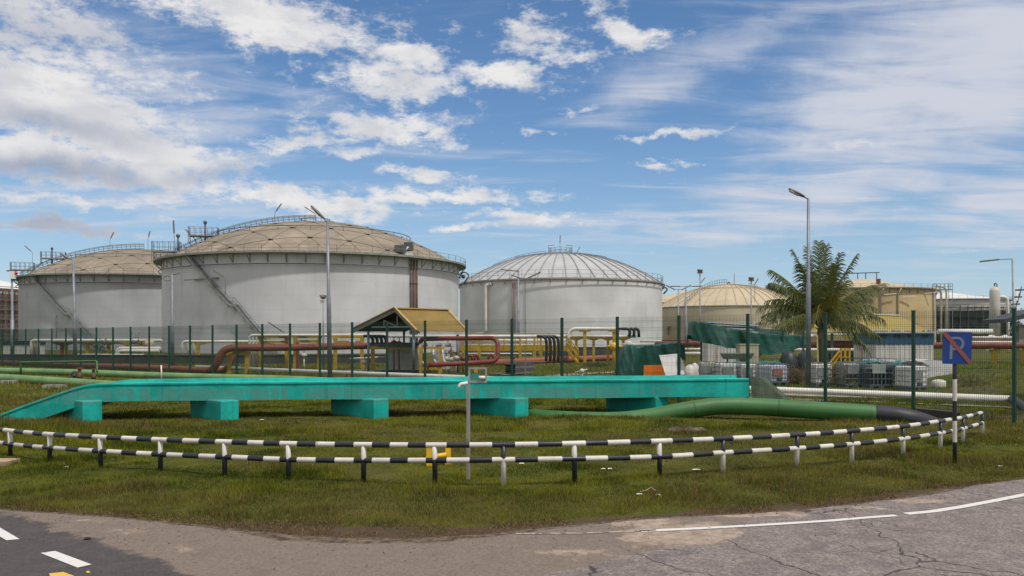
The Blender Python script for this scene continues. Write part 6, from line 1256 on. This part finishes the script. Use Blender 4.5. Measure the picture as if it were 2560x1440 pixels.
rag(2160, 2212, 896, 910, 40.2, tarpl, 'teal rag bunched on top of the dark empty cage'); rag(2238, 2276, 901, 911, 41, tarpl, 'smooth teal sheet lying left of the black heap'); rag(2262, 2322, 897, 915, 39, pm('brown-black sheet', (.035, .028, .024), .7), 'black heaped sheet on the white tote'); rag(1825, 1895, 902, 909, 45, tarpl, 'teal cloth over the totes at the beam end'); rag(1896, 1965, 901, 909, 46, tarpl, 'teal cloth behind the bluish-white tote')
p = G(2250, 965)+Vector((0, 1.2, 0)); o = MB().obox(p+Vector((0, 0, .55)), (.42, 0, 0), (0, .4, 0), (0, 0, .55)).build('black_drum_bag', dk, origin=p); bv = o.modifiers.new('b', 'BEVEL'); bv.width = .22; bv.segments = 4; tag(o, 'bulging black bag between the empty cage and the right white tote', 'bag')
Y = 43; a_, b_ = PZ(2308, Y, 0), PZ(2386, Y, 0); zt, zb = P(0, 904, Y).z, P(0, 950, Y).z; t = thing('white_skip', 'white box tank with sloping underside next to the sign pole', 'tank', a_); mb = MB(); pr = [(a_.x, zb+.05), (a_.x+.5, zb-.02), (b_.x-.3, zb+.12), (b_.x, zb+.18), (b_.x, zt-.15), (b_.x-.25, zt), (a_.x+.25, zt+.12), (a_.x, zt)]
mb.add([(x_, Y, z_) for x_, z_ in pr]+[(x_, Y+1.5, z_) for x_, z_ in pr], [tuple(range(8)), tuple(range(8, 16))[::-1]]+[(i, (i+1) % 8, 8+(i+1) % 8, 8+i) for i in range(8)]); mb.build('body', pm('white fibreglass', (.60, .58, .56), .45, 0, .08, 1, streak=.25), t); MB().box((a_.x+.05, Y+.1, 0), (a_.x+.45, Y+1.4, zb-.03)).box((b_.x-.6, Y+.1, 0), (b_.x-.1, Y+1.4, zb+.08)).build('rusty_stand', rust, t)
def sack(px_, py_, w, h, label, mat=None):
    g = G(px_, py_); mb = MB(); prof = [(.001, 0), (w*.46, .01), (w*.5, h*.3), (w*.5, h*.6), (w*.44, h*.82), (w*.28, h*.95), (.001, h)]; b_ = len(mb.v); mb.lathe(g, [(r, z) for r, z in prof], 16); mb.v = [(x_+.06*noise.noise((x_*4, z_*4, 1)), y_+.06*noise.noise((y_*4, z_*4, 2)), z_) for x_, y_, z_ in mb.v]; o = mb.build('white_sack', mat or pm('white woven sack', (.62, .58, .52), .8, 0, .1, 5), origin=g); tag(o, label, 'sack'); return o
sack(2346, 972, .62, .42, 'white sack slumped on the ground beside the sign pole'); sack(1724, 958, .5, .95, 'white crumpled sack standing left of the leftmost tote'); sack(1737, 957, .42, 1.02, 'rounded white sack next to the leftmost tote')
# ---------------------------------------------------------------- blue and white container, small frames
Y = 64; a_, b_, c_ = PZ(2190, Y, 0), PZ(2334, Y, 0), PZ(2360, Y+4, 0); zt = P(0, 829, Y).z; zm = P(0, 862, Y).z; t = thing('site_container', 'rust-streaked white site container with blue upper band behind the totes', 'container', a_)
sheetbox(t, (a_.x, Y, .15), (b_.x, Y+4.2, zm), 'wall', wsheet, .36, .03); sheetbox(t, (a_.x-.01, Y-.01, zm+.003), (b_.x+.01, Y+4.21, zt-.12), 'blue_band', bsheet, .36, .015); MB().box((a_.x-.12, Y-.12, zt-.117), (b_.x+.12, Y+4.3, zt)).build('roof', pm('pale roof edge', (.40, .42, .46), .5, 0, .15, 2), t); mb = MB()
for k in range(14): mb.obox((a_.x+.3+k*.28+random.uniform(-.1, .1), Y+random.uniform(.2, 2), zt+.05), (random.uniform(.05, .2), 0, 0), (0, .1, 0), (0, 0, random.uniform(.02, .05)))
mb.build('roof_clutter', pm('blue clutter', (.06, .10, .25), .6), t)
for k in range(4): x_ = a_.x+(b_.x-a_.x)*(.13+.24*k); MB().box((x_-.22, Y-.03, zt-.42), (x_+.22, Y-.012, zt-.2)).build('vent', under, t)
MB().bar((b_.x+.06, Y+.6, 1.0), (b_.x+.5, Y+.2, .55), .12, .08).build('prop', rust, t)
t = thing('yellow_step_frame', 'small bright yellow stair frame standing right of the palm trunk', 'step frame', PZ(2100, 70, 0)); z = P(0, 872, 70).z
a_, b_ = PZ(2103, 70, z), PZ(2074, 70, .3); MB().bar(a_, b_, .08, .12).build('stringer', yelb, t); MB().bar(a_+Vector((0, 0, -.35)), b_+Vector((.1, 0, -.35)), .07).build('stringer', yelb, t)
for px_ in (2102, 2113, 2124): p = PZ(px_, 70, 0); MB().bar(p, p+Vector((0, 0, z)), .10).build('leg', yelb, t)
MB().bar(PZ(2100, 70, z), PZ(2126, 70, z), .1).bar(PZ(2100, 70, z*.55), PZ(2126, 70, z*.55), .07).build('top_rail', yelb, t)
t = thing('yellow_davit', 'slim pale yellow post with a short arm and white lamp left of the palm trunk', 'post', PZ(2045, 56, 0)); z = P(0, 838, 56).z; MB().bar(PZ(2045, 56, 0), PZ(2043, 56, z), .07).bar(PZ(2043.5, 56, z), PZ(2030, 56, z), .06).build('pole', pm('pale yellow paint', (.62, .50, .2), .5), t); MB().ball(tuple(PZ(2028, 56, z-.05)), .12).build('lamp', white, t)
# canopy behind palm, dark shed at the right edge, distant tree
canm = pm('olive yellow canopy sheet', (.30, .225, .055), .6, 0, .08, .4); t = thing('yellow_canopy', 'broad low olive-yellow pitched roof behind the palm and container', 'canopy', PZ(2200, 92, 0))
r0, r1, e0, e1 = P(2060, 782, 94), P(2250, 790, 94), P(2010, 830, 89), P(2328, 830, 89); MB().quad(e0, e1, r1, r0).quad(r0, r1, r1+Vector((3, 5, -1.7)), r0+Vector((-2, 5, -1.7))).build('roof_sheet', canm, t); MB().bar(r0+Vector((0, 0, .08)), r1+Vector((0, 0, .08)), .3, .12).build('ridge_cap', white, t); MB().bar(e0+Vector((0, 0, -.09)), e1+Vector((0, 0, -.09)), .1, .14).build('gutter', fasc, t)
for px_ in (2080, 2160, 2240, 2318): p = PZ(px_, 89.5, 0); MB().bar(p, p+Vector((0, 0, 2.9)), .2).build('post', galvd, t)
t = thing('dark_roofed_shed', 'shed with dark slanting roof cut off by the right picture edge', 'shed', PZ(2600, 82, 0)); a_, b_ = P(2512, 807, 82), P(2640, 780, 82); MB().add([a_, b_, b_+Vector((0, 4, 0)), a_+Vector((0, 4, 0)), a_+Vector((0, 0, .35)), b_+Vector((0, 0, .55)), b_+Vector((0, 4, .55)), a_+Vector((0, 4, .35))], [(3, 2, 1, 0), (4, 5, 6, 7), (0, 1, 5, 4), (1, 2, 6, 5), (2, 3, 7, 6), (3, 0, 4, 7)]).build('roof', pm('dark roof', (.05, .055, .07), .6), t)
for px_ in (2553, 2630): p = PZ(px_, 83, 0); MB().box((p.x-.3, 82.8, 0), (p.x+.3, 83.4, 3.6)).build('column', conc, t)
MB().bar(P(2528, 832, 83), P(2545, 808, 83), .1).bar(P(2519, 832, 83), P(2536, 808, 83), .1).build('brace', white, t)
g = G(2450, 975); tangle(g+Vector((0, .5, .1)), 1.0, 60, brown, 'dry sticks on the sandy mound right of the sign pole', .4, 'dry_sticks')
# ---------------------------------------------------------------- coconut palm
frond_g = bpy.data.materials.new('palm frond'); frond_g.use_nodes = True; frond_g.node_tree.nodes.clear(); T = NT(frond_g.node_tree); a = T.node('ShaderNodeAttribute', attribute_name='tint')
b = T.node('ShaderNodeBsdfPrincipled', {'Base Color': a.outputs['Color'], 'Roughness': .5}); b.inputs['Specular IOR Level'].default_value = .3; tr_ = T.node('ShaderNodeBsdfTranslucent', {'Color': a.outputs['Color']}); mx = T.node('ShaderNodeMixShader'); mx.inputs[0].default_value = .3; T.l.new(b.outputs[0], mx.inputs[1]); T.l.new(tr_.outputs[0], mx.inputs[2]); o = T.node('ShaderNodeOutputMaterial'); T.l.new(mx.outputs[0], o.inputs[0])
random.seed(21); YP = 60.0; Cc = P(2053, 800, YP); palm = thing('coconut_palm', 'coconut palm with arching feathery fronds behind the tall lamp post', 'palm tree', (Cc.x, Cc.y, 0))
base = PZ(2058, YP, 0); K = 26; pts = [base.lerp(Cc, k/K)+Vector((.08*math.sin(k*.3), 0, 0)) for k in range(K+1)]
MB().tube(pts, [.34-.10*k/K+(.025 if k % 2 else 0) for k in range(K+1)], 14).build('trunk', pm('palm trunk bark', (.12, .095, .065), .9, 0, .35, 3, bump=.5, streak=.3), palm)
def frond(tip, arch, dy, yellow=0.0, n=56, ll=.90, droop=.75):
    tip = P(tip[0], tip[1], YP+dy); s0 = Cc+Vector((random.uniform(-.12, .12), random.uniform(-.1, .1), random.uniform(-.15, .2))); mid = s0.lerp(tip, .5)+Vector((0, 0, arch)); pts = []
    for k in range(21): t = k/20; pts.append(s0*(1-t)**2+mid*2*t*(1-t)+tip*t*t)
    mb = MB(); mb.tube(pts, [.045*(1-.85*k/20) for k in range(21)], 5); nb = len(mb.v); tints = [(.20, .19, .05)]*nb
    for i in range(n):
        t = .10+.90*i/n; u = t*20; j = min(int(u), 19); p = pts[j].lerp(pts[j+1], u-j); tg_ = (pts[j+1]-pts[j]).normalized(); side = tg_.cross(Vector((0, 0, 1))); side = side.normalized() if side.length > .05 else Vector((0, 1, 0))
        L = ll*(.45+.75*math.sin(math.pi*min(1, t*.86+.12)))*random.uniform(.85, 1.1)
        for s in (-1, 1):
            d = (side*s*.75+tg_*.75+Vector((0, 0, -.15-droop*random.uniform(.5, 1.1)))).normalized(); d = (d+Vector((random.gauss(0, .1), random.gauss(0, .1), random.gauss(0, .08)))).normalized(); q = p+d*L*.5+Vector((0, 0, .05)); e = p+d*L+Vector((0, 0, -.22*L*(1+droop)))
            wv_ = tg_*.026+Vector((0, 0, .009)); b_ = len(mb.v); mb.v += [tuple(p-wv_), tuple(p+wv_), tuple(q+wv_*.9), tuple(e), tuple(q-wv_*.9)]; mb.f.append([b_, b_+1, b_+2, b_+3, b_+4]); mb.m.append(0); mb.s.append(False)
            r = random.random(); g0 = Vector((.046, .078, .028)).lerp(Vector((.160, .175, .055)), r); g1 = g0.lerp(Vector((.26, .22, .035)), min(1, yellow*random.uniform(.5, 1.3))); tints += [tuple(g1)]*5
    o = mb.build('frond', frond_g, palm); ca = o.data.color_attributes.new('tint', 'FLOAT_COLOR', 'POINT'); arr = np.ones((len(tints), 4), np.float32); arr[:, :3] = np.array(tints); ca.data.foreach_set('color', arr.ravel())
FR = [((2047, 604), .25, .3, 0, .2), ((2066, 612), .15, -.6, 0, .2), ((2018, 618), .3, 1.0, 0, .3), ((1982, 625), .5, .2, 0, .3), ((2000, 660), .5, -1.2, 0, .4), ((2100, 632), .35, .5, 0, .3), ((2142, 636), .45, -.2, 0, .3), ((2085, 660), .3, -1.5, .1, .4),
      ((1926, 674), .9, .3, 0, .6), ((1928, 706), .9, -.9, .05, .7), ((1915, 752), 1.1, 1.4, 0, .8), ((1894, 770), 1.1, -.4, .05, .9), ((1886, 812), 1.3, -.8, .25, 1.0), ((1912, 840), 1.4, -1.8, .2, 1.0), ((1905, 790), 1.2, .9, 0, .9), ((1898, 884), 1.4, -1.2, .15, .8), ((1950, 822), 1.4, -2.6, .35, 1.0),
      ((2186, 712), .9, .2, .1, .8), ((2215, 708), .9, 1.5, 0, .8), ((2190, 768), 1.2, -.6, .1, .9), ((2180, 748), 1.1, 1.2, .05, .8), ((2212, 800), 1.4, -1.0, .15, 1.0), ((2208, 850), 1.3, -.2, .1, 1.0), ((2178, 836), 1.3, -1.6, .1, 1.0), ((2176, 882), 1.5, -1.8, .25, .9),
      ((2085, 735), 1.2, -2.2, .5, 1.0), ((2040, 800), 1.9, -3.0, .6, 1.0), ((2110, 800), 1.6, -2.6, .4, 1.0), ((2075, 690), .5, 1.6, 0, .4), ((2030, 680), .5, 1.4, 0, .4), ((2120, 700), .7, 1.2, 0, .5), ((1975, 720), .8, 1.6, 0, .6)]
for tp_, ar_, dy_, yl_, dr_ in FR: frond(tp_, ar_, dy_, yl_, droop=dr_)
mb = MB()
for k in range(26): a_ = random.uniform(0, 6.28); q = Cc+Vector((.2*math.cos(a_), .2*math.sin(a_), random.uniform(-.7, .1))); mb.tube([q, q+Vector((.35*math.cos(a_), .35*math.sin(a_), random.uniform(.0, .5)))], [.06, .02], 5)
mb.build('crown_fibre', pm('brown palm fibre', (.10, .07, .04), .9, 0, .4, 5), palm)
# far tree tips
def fartree(px_, yt, D, w, label, n=2600):
    b0 = PZ(px_, D, 0); t = thing('distant_tree', label, 'tree', b0, 'distant trees behind the tanks'); zt = P(0, yt, D).z; MB().tube([b0, b0+Vector((0, 0, zt*.55)), b0+Vector((.2, 0, zt*.92))], [.4, .25, .06], 8).build('trunk', pm('far bark', (.09, .075, .06), .9), t); mb = MB()
    for k in range(n):
        h = random.random()**.7; cl = random.randint(0, 8); r = w*(.3+.7*math.sin(math.pi*min(1, .15+h*.82)))*random.random()**.5; a_ = random.uniform(0, 6.28); q = b0+Vector((r*math.cos(a_)+.8*math.sin(cl*2.4), r*math.sin(a_), zt*(.42+.58*h)+.5*math.cos(cl*1.7))); d = Vector((random.gauss(0, .25), random.gauss(0, .25), random.gauss(.2, .3))); e = Vector((random.gauss(0, .12), 0, random.gauss(0, .12))); mb.quad(q, q+e, q+d+e, q+d)
    mb.build('crown', pm('far foliage', (.028, .045, .030), .8, 0, .4, .6), t)
random.seed(5); fartree(1928, 714, 320, 3.4, 'feathery dark tree tip just left of the palm fronds'); fartree(1950, 724, 325, 3.2, 'lower tree tip directly beside the palm fronds'); fartree(2530, 800, 300, 3.5, 'small tree behind the far right pipes', 1500)
